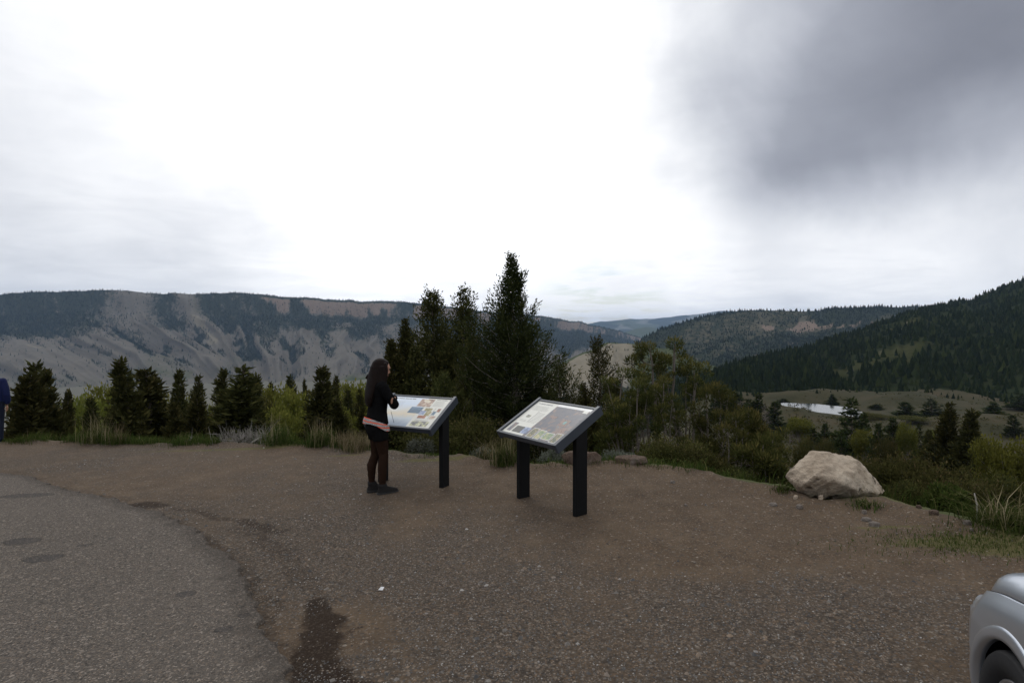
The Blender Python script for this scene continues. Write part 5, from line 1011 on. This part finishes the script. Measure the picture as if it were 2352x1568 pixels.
def head(mb, c, s=1.0, tilt=0.0):
    ca, sa = math.cos(tilt), math.sin(tilt); Rm = np.array([[ca, 0, sa], [0, 1, 0], [-sa, 0, ca]]); q = lambda x, y, z: np.array(c) + Rm @ (np.array([x, y, z]) * s)
    mb.ell(q(0, 0, .02), (.092 * s, .074 * s, .092 * s), Rm); mb.ell(q(.022, 0, -.035), (.066 * s, .058 * s, .072 * s), Rm); mb.ell(q(.055, 0, -.082), (.026 * s, .026 * s, .020 * s), Rm)
    mb.tube([q(.082, 0, .012), q(.104, 0, -.030)], [.009 * s, .015 * s], 8); mb.ell(q(.080, 0, -.058), (.012 * s, .024 * s, .008 * s), Rm); mb.ell(q(.078, 0, .030), (.018 * s, .056 * s, .010 * s), Rm)
    for sy in (-1, 1): mb.ell(q(-.004, sy * .074, -.008), (.018 * s, .009 * s, .030 * s), Rm, 10)
    return q
def shoe(side_y, x0, yaw, parent, H, mat='shoe_leather', sole='shoe_sole', L=.245):
    mb = MB(); mb.loft([((x0, side_y, .012), L / 2, .047), ((x0, side_y, .030), L / 2, .047), ((x0 - .004, side_y, .045), L / 2 - .006, .044), ((x0 - .028, side_y, .066), L / 2 - .042, .040), ((x0 - .058, side_y, .085), L / 2 - .068, .038), ((x0 - .066, side_y, .118), .048, .040)], 20, True, 0, 2.5)
    me = mb.mesh('shoe', [MATS[mat]], True); s = obj('shoe', me, parent); mb = MB().loft([((x0, side_y, -.002), L / 2 + .002, .048), ((x0, side_y, .004), L / 2 + .006, .052), ((x0, side_y, .020), L / 2 + .005, .051), ((x0, side_y, .024), L / 2 + .001, .048)], 20, True, 0, 2.5); obj('sole', mb.mesh('sole', [MATS[sole]], True), s)
    return s
def woman():
    c = G(868, 1131); x, y = c[0], c[1]; z = float(ground_z(c[:1], c[1:2])[0]); r = thing('person', 'woman with long black hair, black cardigan and brown leggings at the left sign', 'person', (x, y, z), R(33))
    mb = MB()
    leg = {1: (-.035, .075), -1: (.035, -.085)}
    for sy in (1, -1):
        ax, ay = leg[sy]; mb.tube([(.0, sy * .070, .80), (.012, sy * .078, .64), (.022 + ax * .5, sy * .072, .46), (.020 + ax * .6, ay, .42), (ax - .012, ay, .30), (ax - .012, ay, .16), (ax - .01, ay, .07)], [.088, .079, .056, .052, .054, .040, .034], 14)
    mb.loft([((0, 0, .70), .085, .13), ((-.012, 0, .76), .105, .150), ((-.012, 0, .84), .102, .150), ((.0, 0, .94), .084, .122), ((.006, 0, 1.04), .090, .132), ((.008, 0, 1.14), .098, .145), ((.004, 0, 1.22), .085, .155), ((.0, 0, 1.265), .060, .11)], 24)
    mb.tube([(.0, 0, 1.22), (.010, 0, 1.29), (.028, 0, 1.36)], [.060, .046, .045], 12)
    qh = head(mb, (.050, 0, 1.405), .98, .22)
    for sy in (1, -1): mb.ell((.0, sy * .145, 1.225), (.052, .050, .050))
    # arms folded: right arm nearest the camera
    RA = [(.0, -.158, 1.225), (.06, -.190, 1.11), (.125, -.192, 1.015), (.150, -.120, 1.030), (.175, .03, 1.05)]
    LA = [(.0, .158, 1.225), (.055, .190, 1.11), (.120, .180, 1.02), (.165, .06, 1.055), (.165, -.10, 1.075), (.150, -.150, 1.080)]
    mb.tube(RA, [.046, .040, .038, .034, .026], 12); mb.tube(LA, [.046, .040, .038, .034, .027, .024], 12); mb.ell((.125, -.19, 1.015), (.040,) * 3)
    hand(mb, (.122, -.205, 1.072), (-.75, -.55, -.1), (0.05, -.1, 1), (.55, -.8, 0), -.35, .92); hand(mb, (.185, .085, 1.055), (.0, 1, .02), (0, 0, 1), (1, 0, 0), .3, .92)
    def pick(X, Y, Z):
        m = np.full(X.shape, 1); m[Z < .70] = 2; m[Z > 1.275] = 0
        hm = (Y < -.205) & (Z > 1.02) & (Z < 1.13) & (X < .135); m[hm] = 0; m[(Y > .05) & (X > .15) & (Z > 1.0) & (Z < 1.12) & (Y < .2)] = 0; return m
    body = obj('body', remesh(mb, 'body', [MATS['skin'], MATS['black_cloth'], MATS['brown_cloth']], .0072, 3, pick, .006), r)
    for sy in (1, -1): obj('eye', MB().ell(qh(.082, sy * .030, .012), (.010, .012, .007), None, 10).mesh('eye', [MATS['eye_dark']], True), r)
    obj('lips', MB().ell(qh(.088, 0, -.060), (.008, .020, .006), None, 10).mesh('lips', [MATS['lips']], True), r)
    # cardigan: torso shell, sleeves, flared hem
    mb = MB().loft([((-.012, 0, .800), .128, .168, -.10), ((-.012, 0, .84), .120, .165, -.08), ((-.004, 0, .92), .103, .143), ((.004, 0, 1.0), .103, .142), ((.006, 0, 1.08), .106, .150), ((.006, 0, 1.16), .110, .162), ((.002, 0, 1.225), .096, .168), ((.0, 0, 1.268), .070, .12), ((.005, 0, 1.29), .055, .062)], 28)
    mb.tube(RA[:4] + [(.168, -.02, 1.045)], [.060, .053, .053, .046, .040], 14); mb.tube(LA[:5], [.060, .053, .051, .045, .037], 14); mb.ell((.128, -.192, 1.013), (.052, .050, .050))
    for sy in (1, -1): mb.ell((.0, sy * .150, 1.226), (.062, .058, .056))
    obj('cardigan', remesh(mb, 'cardigan', [MATS['black_knit']], .008, 3, None, .006), r)
    n = 40; a = np.linspace(0, 2 * np.pi, n, endpoint=False); wav = .006 * np.sin(a * 7) + .004 * np.sin(a * 11 + 1); rings = []
    for zz, ex in ((.82, 0), (.797, .006), (.776, .009), (.754, .011)):
        rx, ry = .128 + ex + wav * (ex > 0), .167 + ex + wav * (ex > 0); rings.append(np.stack([-.014 + rx * np.cos(a), ry * np.sin(a), zz + -.055 * np.cos(a) + .010 * np.sin(a * 3 + 2) * (ex > 0)], 1))
    obj('shirt_hem', mesh('shirt_hem', np.concatenate(rings), grid_faces(4, n, True), [MATS['striped_cotton']], True), r)
    mb = MB().loft([((-.012, 0, .80), .112, .158), ((-.016, 0, .74), .120, .162), ((-.012, 0, .69), .112, .152), ((-.004, 0, .66), .10, .14)], 24)
    for sy in (1, -1): mb.tube([(-.004, sy * .070, .72), (.006, sy * .075, .645), (.010, sy * .076, .610)], [.094, .091, .088], 14)
    obj('shorts', remesh(mb, 'shorts', [MATS['black_cloth']], .009, 2), r)
    shoe(.075, .022, 0, r, 0); shoe(-.085, .085, 0, r, 0)
    # hair: cap, long fall down the back, locks beside the face
    mb = MB(); ca = .22; Rm = np.array([[math.cos(ca), 0, math.sin(ca)], [0, 1, 0], [-math.sin(ca), 0, math.cos(ca)]])
    mb.ell((.030, 0, 1.432), (.100, .088, .100), Rm); mb.ell((.0, 0, 1.39), (.088, .090, .10)); mb.ell((.085, 0, 1.475), (.045, .066, .036), Rm)
    mb.loft([((-.100, 0, .985), .018, .060), ((-.104, 0, 1.03), .030, .092), ((-.098, 0, 1.10), .038, .110), ((-.082, 0, 1.18), .046, .118), ((-.056, 0, 1.26), .062, .112), ((-.030, 0, 1.32), .076, .100), ((-.008, 0, 1.38), .086, .092), ((.008, 0, 1.44), .080, .082)], 22)
    for sy in (1, -1): mb.tube([(.062, sy * .062, 1.475), (.068, sy * .078, 1.41), (.058, sy * .088, 1.32), (.040, sy * .098, 1.24), (.035, sy * .105, 1.15), (.03, sy * .105, 1.08)], [.026, .030, .030, .030, .024, .010], 10); mb.tube([(.02, sy * .075, 1.44), (.02, sy * .090, 1.34), (.0, sy * .105, 1.24), (-.02, sy * .11, 1.12)], [.035, .036, .036, .016], 10)
    mb.tube([(-.05, .03, 1.36), (-.10, .045, 1.325), (-.125, .05, 1.30)], [.03, .018, .006], 8)
    me = remesh(mb, 'hair', [MATS['black_hair']], .008, 4); obj('hair', me, r)
    # thin cord hanging at the front hem
    obj('drawstring', MB().tube([(.118, -.11, .93), (.135, -.115, .86), (.150, -.115, .80)], .0022, 5).mesh('drawstring', [MATS['black_cloth']], True), r)
    return r
woman()
def person_blue():
    c = G(-14, 1018); x, y = c[0], c[1]; z = float(ground_z(c[:1], c[1:2])[0]); H = 1.56; k = H / 1.75; r = thing('person', 'person in blue jacket and dark jeans cut off by the left edge', 'person', (x, y, z), R(105)); r.scale = (k, k, k)
    mb = MB()
    for sy in (1, -1): mb.tube([(0, sy * .09, .92), (.01, sy * .10, .70), (.02, sy * .10, .50), (0, sy * .105, .30), (-.02, sy * .105, .08)], [.105, .088, .062, .060, .040], 14)
    mb.loft([((0, 0, .82), .11, .16), ((0, 0, .94), .115, .165), ((0, 0, 1.08), .105, .15), ((0, 0, 1.24), .115, .17), ((0, 0, 1.38), .105, .185), ((0, 0, 1.46), .07, .13)], 24); mb.tube([(0, 0, 1.42), (.01, 0, 1.50), (.02, 0, 1.56)], [.06, .052, .05], 12); qh = head(mb, (.035, 0, 1.63), 1.08, .1)
    for sy in (1, -1): mb.tube([(0, sy * .19, 1.40), (-.01, sy * .225, 1.24), (-.01, sy * .245, 1.10), (.03, sy * .245, .95), (.05, sy * .235, .85)], [.052, .048, .042, .036, .028], 12); hand(mb, (.058, sy * .232, .79), (.12, -sy * .05, -1), (1, 0, .1), (0, sy, 0), .5, 1.05)
    def pick(X, Y, Z): m = np.full(X.shape, 1); m[Z < .93] = 2; m[Z > 1.47] = 0; m[(np.abs(Y) > .185) & (Z < .86)] = 0; return m
    obj('body', remesh(mb, 'body', [MATS['skin'], MATS['blue_cloth'], MATS['jeans']], .008, 3, pick), r)
    for sy in (1, -1): obj('eye', MB().ell(qh(.082, sy * .030, .012), (.010, .012, .007), None, 10).mesh('eye', [MATS['eye_dark']], True), r)
    mb = MB().loft([((0, 0, .90), .125, .185), ((0, 0, .94), .145, .205), ((0, 0, 1.08), .145, .20), ((0, 0, 1.24), .145, .205), ((0, 0, 1.38), .125, .215), ((0, 0, 1.465), .085, .14), ((0, 0, 1.52), .065, .075)], 24)
    for sy in (1, -1): mb.tube([(0, sy * .185, 1.405), (-.01, sy * .235, 1.24), (-.012, sy * .258, 1.09), (.03, sy * .255, .95), (.045, sy * .245, .88)], [.075, .075, .070, .064, .046], 14); mb.ell((0, sy * .19, 1.40), (.085, .07, .075))
    obj('jacket', remesh(mb, 'jacket', [MATS['blue_cloth']], .010, 3), r)
    mb = MB()
    for sy in (1, -1): mb.tube([(0, sy * .09, .95), (.01, sy * .102, .70), (.02, sy * .105, .50), (0, sy * .108, .30), (-.02, sy * .108, .06)], [.118, .104, .082, .080, .078], 14)
    mb.ell((0, 0, .92), (.125, .18, .09)); obj('jeans', remesh(mb, 'jeans', [MATS['jeans']], .010, 3), r)
    mb = MB().ell(qh(-.012, 0, .045), (.100, .086, .082)); mb.ell(qh(-.05, 0, -.02), (.06, .075, .06)); obj('hair', remesh(mb, 'hair', [MATS['black_hair']], .010, 2), r)
    for sy in (1, -1): shoe(sy * .108, .035, 0, r, 0, 'jeans', 'white_sole', .29)
    return r
person_blue()
# ================================================================== CAR
def car_paint():
    m, t, b, o = material('silver_paint'); p = t.new('ShaderNodeTexCoord').outputs['Object']
    t.put(b.inputs['Base Color'], t.mix(t.noise(p, 3, 3), (.48, .52, .58), (.54, .575, .63))); b.inputs['Metallic'].default_value = .8; b.inputs['Roughness'].default_value = .30; b.inputs['Coat Weight'].default_value = .7; b.inputs['Coat Roughness'].default_value = .04
    bp = t.new('ShaderNodeBump'); bp.inputs['Strength'].default_value = .02; bp.inputs['Distance'].default_value = .002; t.put(bp.inputs['Height'], t.noise(p, 900, 2)); t.l.new(bp.outputs[0], b.inputs['Normal'])
car_paint()
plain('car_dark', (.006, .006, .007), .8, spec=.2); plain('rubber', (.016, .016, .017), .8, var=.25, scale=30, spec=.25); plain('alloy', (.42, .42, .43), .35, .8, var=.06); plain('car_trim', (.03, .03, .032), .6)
m_, t_, b_, o_ = material('car_glass'); b_.inputs['Base Color'].default_value = (.015, .018, .02, 1); b_.inputs['Roughness'].default_value = .03; b_.inputs['Coat Weight'].default_value = .5
m_, t_, b_, o_ = material('lamp_glass'); b_.inputs['Base Color'].default_value = (.62, .64, .66, 1); b_.inputs['Roughness'].default_value = .08; b_.inputs['Metallic'].default_value = .3; b_.inputs['Coat Weight'].default_value = 1
CW = lambda x: np.interp(x, [-3.38, -3.3, -3.1, -2.6, -1.3, -.4, 0, .34, .45, .55, .65, .74, .80, .84, .86], [.60, .72, .82, .872, .880, .878, .880, .876, .842, .790, .716, .625, .54, .46, .40])
_cs = lambda x: np.interp(x, [-3.38, -2.9, -.8, -.3, 0.05, .25, .45, .60, .72, .80, .86], [.86, .93, .90, .83, .745, .702, .632, .548, .465, .42, .38])
CS = lambda x: (_cs(np.asarray(x) - .07) + _cs(np.asarray(x) - .035) + _cs(x) + _cs(np.asarray(x) + .035) + _cs(np.asarray(x) + .07)) / 5
CC = lambda x: np.interp(x, [-.80, -.3, .05, .25, .45, .60, .70, .76], [1.01, .965, .902, .858, .790, .712, .66, .62])
def side_y(x, z):
    w_ = CW(x); s = CS(x); zz = [.17, .30, .45, .56]; yy = [-.055, -.010, 0, -.004]
    q = np.array([np.interp(b, [.17, .30, .45, .56, max(.57, a - .06), a], [-.055, -.010, 0, -.004, -.022, -.056]) for a, b in zip(np.atleast_1d(s), np.atleast_1d(z))]); return w_ + q
def make_car():
    ang = R(69); org = np.array([2.326, 1.47]); oz = float(GX * org[0] + GY * org[1]) - .02
    r = thing('car', 'silver car parked at the lower right, only its front corner in view', 'car', (org[0], org[1], oz), ang); r.scale = (.93, .93, .93)
    xs = np.concatenate([np.linspace(-3.38, -3.05, 10), np.linspace(-3.0, -2.2, 66), np.linspace(-2.15, -.45, 24), np.linspace(-.42, .42, 70), np.linspace(.435, .86, 34)]); rings = []
    for x in xs:
        w_, s = CW(x), CS(x); zs = np.concatenate([np.linspace(.17, s - .10, 34), [s - .07, s - .045, s - .025, s - .010, s - .003]])
        ys = side_y(np.full(len(zs), x), zs); prof = [(0, .17), (ys[0] - .06, .168)] + list(zip(ys, zs)) + [(w_ - .064, s - .002), (w_ - .074, s - .040), (0, s - .045)]
        rings.append([(x, y, z) for y, z in prof] + [(x, -y, z) for y, z in prof[-2:0:-1]])
    k = len(rings[0]); V = np.array(rings).reshape(-1, 3); f = grid_faces(len(xs), k, True)
    inside = np.zeros(len(V), bool)
    for cx_ in (0, -2.6): inside |= (np.hypot(V[:, 0] - cx_, V[:, 2] - .29) < .344) & (np.abs(V[:, 1]) > .5)
    f = f[~inside[f].any(1)]; nose = (len(xs) - 1) * k + np.arange(k); V = np.concatenate([V, V[nose].mean(0)[None], V[:k].mean(0)[None]])
    t3 = np.concatenate([np.stack([nose, np.roll(nose, -1), np.full(k, len(V) - 2)], 1), np.stack([np.roll(np.arange(k), -1), np.arange(k), np.full(k, len(V) - 1)], 1)])
    body = obj('body', mesh('body', V, [f, t3], [MATS['silver_paint']], True), r); e = body.modifiers.new('edges', 'EDGE_SPLIT'); e.split_angle = R(38)
    for cx_ in (0, -2.6):
        for sy in (1, -1):
            a = np.linspace(R(-30), R(210), 60); rows = [np.stack([cx_ + q * np.cos(a), np.full(60, sy * y), .29 + q * np.sin(a)], 1) for q, y in ((.318, .868), (.338, .80), (.338, .52), (.01, .52))]; obj('wheel_well', mesh('wheel_well', np.concatenate(rows), grid_faces(4, 60), [MATS['car_dark']], True), r)
    # wheel-arch lips
    for cx_ in (0, -2.6):
        for sy in (1, -1):
            a = np.linspace(R(-12), R(192), 70); rows = []
            for rad, lift in ((.362, -.004), (.358, .002), (.346, .005), (.328, .006), (.316, .003), (.315, -.03)):
                x = cx_ + rad * np.cos(a); z = .29 + rad * np.sin(a); z = np.maximum(z, .185); y = side_y(np.minimum(x, .8), z) + lift; rows.append(np.stack([x, sy * y, z], 1))
            f = grid_faces(6, 70); obj('arch_lip', mesh('arch_lip', np.concatenate(rows), f if sy < 0 else f[:, ::-1], [MATS['silver_paint']], True), r)
    # hood, its edge a step above the fender gap
    xs = np.concatenate([np.linspace(-.80, .56, 44), .56 + .09 * np.sin(np.linspace(.1, 1, 14) * np.pi / 2)]); prof = []
    for x in xs:
        tp = math.sqrt(max(0.0, 1 - max(0.0, (x - .56) / .0901) ** 2)); w_, s, c_ = CW(x), CS(x), CC(x); cr = s + .002 + .066 * tp; c_ = s + (c_ - s) * tp; half = [(w_ - .079, s - .030), (w_ - .075, s + .000), (w_ - .079, s + .012), (w_ - .095, s + .048), (w_ - .112, cr - .006), (w_ - .120, cr), (w_ - .135, cr + .006), (w_ * .62, cr + (c_ - cr) * .55), (w_ * .32, cr + (c_ - cr) * .9), (0, c_)]
        half = [(y, min(z, c_ + .0)) for y, z in half]; prof.append([(x, y, z) for y, z in half] + [(x, -y, z) for y, z in half[-2::-1]])
    k = len(prof[0]); hd = obj('hood', mesh('hood', np.array(prof).reshape(-1, 3), grid_faces(len(xs), k), [MATS['silver_paint']], True), r); s = hd.modifiers.new('thick', 'SOLIDIFY'); s.thickness = .008; s.offset = 0; e = hd.modifiers.new('edges', 'EDGE_SPLIT'); e.split_angle = R(42)
    for sy in (1, -1): obj('hood_gap_shade', MB().tube([(x, sy * (CW(x) - .0695), float(CS(x)) - .006) for x in np.linspace(-.78, .60, 40)], .0062, 6).mesh('hood_gap_shade', [MATS['car_dark']], True), r)  # dark tube added along the hood gap, standing in for the shade inside it
    # cabin
    secs = []
    for x, hw, z in ((-.74, .74, .96), (-1.05, .72, 1.18), (-1.45, .66, 1.40), (-1.9, .62, 1.455), (-2.5, .60, 1.44), (-2.95, .58, 1.36), (-3.25, .60, 1.05), (-3.32, .62, .93)): secs.append([(x, .80, .885), (x, hw + (.80 - hw) * .5, .885 + (z - .885) * .55), (x, hw, z - .02), (x, hw * .6, z), (x, 0, z + .012)])
    V = []
    for s in secs: V.append(s + [(x, -y, z) for x, y, z in s[-2::-1]])
    V = np.array(V); nsec = len(V); Fc = grid_faces(nsec, 9); mid = np.tile(np.arange(8), nsec - 1); row = np.repeat(np.arange(nsec - 1), 8)
    glassy = ((mid <= 1) | (mid >= 6)) & (row >= 1) & (row <= 5) | (row <= 1) & (mid >= 2) & (mid <= 5) | (row >= 5) & (mid >= 2) & (mid <= 5)
    obj('roof', mesh('roof', V.reshape(-1, 3), Fc[~glassy], [MATS['silver_paint']], True), r)
    obj('windows', mesh('windows', V.reshape(-1, 3), Fc[glassy], [MATS['car_glass']], True), r)
    # wheels
    for cx_ in (0, -2.6):
        for sy in (1, -1):
            a = np.linspace(0, 2 * np.pi, 96, endpoint=False); pr = [(.205, .060), (.215, .078), (.240, .094), (.275, .098), (.300, .092), (.3095, .080), (.312, .066), (.306, .064), (.306, .058), (.312, .056), (.313, .022), (.307, .020), (.307, .012), (.313, .010), (.313, -.010), (.307, -.012), (.307, -.020), (.313, -.022), (.312, -.066), (.30, -.092), (.24, -.095), (.205, -.07)]
            rows = [np.stack([q * np.cos(a), np.full(96, y), q * np.sin(a)], 1) for q, y in pr]
            for j, (q, y) in enumerate(pr):
                if q > .3115 and abs(y) > .02: dip = (np.arange(96) % 4 == 0) * .008; rows[j] = np.stack([(q - dip) * np.cos(a), np.full(96, y), (q - dip) * np.sin(a)], 1)
            ty = obj('tyre', mesh('tyre', np.concatenate(rows), grid_faces(len(pr), 96, True), [MATS['rubber']], True), r, (cx_, sy * .775, .288)); ty.scale = (.915, 1, .915); e = ty.modifiers.new('edges', 'EDGE_SPLIT'); e.split_angle = R(30)
            mb = MB(); rp = [(.208, .062), (.212, .074), (.204, .078), (.192, .066), (.182, .030), (.178, -.06)]; rr2 = [np.stack([q * np.cos(a), np.full(96, y * sy), q * np.sin(a)], 1) for q, y in rp]; mb.add(np.concatenate(rr2), grid_faces(len(rp), 96, True))
            for k in range(7):
                th_ = k * 2 * np.pi / 7; d = np.array([math.cos(th_), 0, math.sin(th_)]); q = np.cross(d, [0, 1, 0]); v = []
                for rad, hw, yy in ((.03, .022, .052), (.11, .020, .050), (.188, .030, .058)):
                    for sg, dy in ((-1, 0), (1, 0), (1, -.022), (-1, -.022)): v.append(d * rad + q * sg * hw + np.array([0, sy * (yy + dy), 0]))
                mb.add(v, grid_faces(3, 4, True))
            mb.ell((0, sy * .048, 0), (.045, .018, .045), None, 16); obj('rim', mb.mesh('rim', [MATS['alloy']], True), ty)
            obj('brake_disc', MB().tube([(0, -.01 * sy, 0), (0, .015 * sy, 0)], .14, 40).mesh('brake_disc', [MATS['car_trim']], False), ty)
    for sy in (1, -1):
        rz = np.array([[math.cos(-.75 * sy), -math.sin(-.75 * sy), 0], [math.sin(-.75 * sy), math.cos(-.75 * sy), 0], [0, 0, 1]]); obj('headlight', MB().ell((.735, sy * .40, .385), (.07, .13, .04), rz, 18).mesh('headlight', [MATS['lamp_glass']], True), r)
        mb = MB().box((-.95, sy * .97, .98), (.05, .09, .065), None, 0, .03); obj('mirror', mb.mesh('mirror', [MATS['silver_paint']], True), r)
    obj('grille', MB().box((.862, 0, .42), (.012, .40, .06), None, 0, .01).mesh('grille', [MATS['car_trim']], True), r)
make_car()

# ================================================================== HAZE over the valley
def haze():
    b = 20600.0; top = 0
    for o in bpy.data.objects:
        if o.type == 'MESH' and o.get('kind') in ('structure', 'stuff'): co = np.zeros(len(o.data.vertices) * 3, np.float32); o.data.vertices.foreach_get('co', co); top = max(top, co[2::3].max())
    z0, z1 = -263.0, top + 25
    m = bpy.data.materials.new('haze'); m.use_nodes = True; t = NT(m.node_tree); t.n.clear(); o = t.new('ShaderNodeOutputMaterial'); v = t.new('ShaderNodeVolumePrincipled'); v.inputs['Color'].default_value = (.46, .67, 1.0, 1); v.inputs['Density'].default_value = HAZE; v.inputs['Anisotropy'].default_value = .2; t.l.new(v.outputs[0], o.inputs['Volume'])
    obj('haze', MB().box((0, 0, (z0 + z1) / 2), (b, b, (z1 - z0) / 2)).mesh('haze', [m]), label='thin bluish haze filling the valley air', cat='haze', kind='stuff')
HAZE = 4.6e-5
haze()
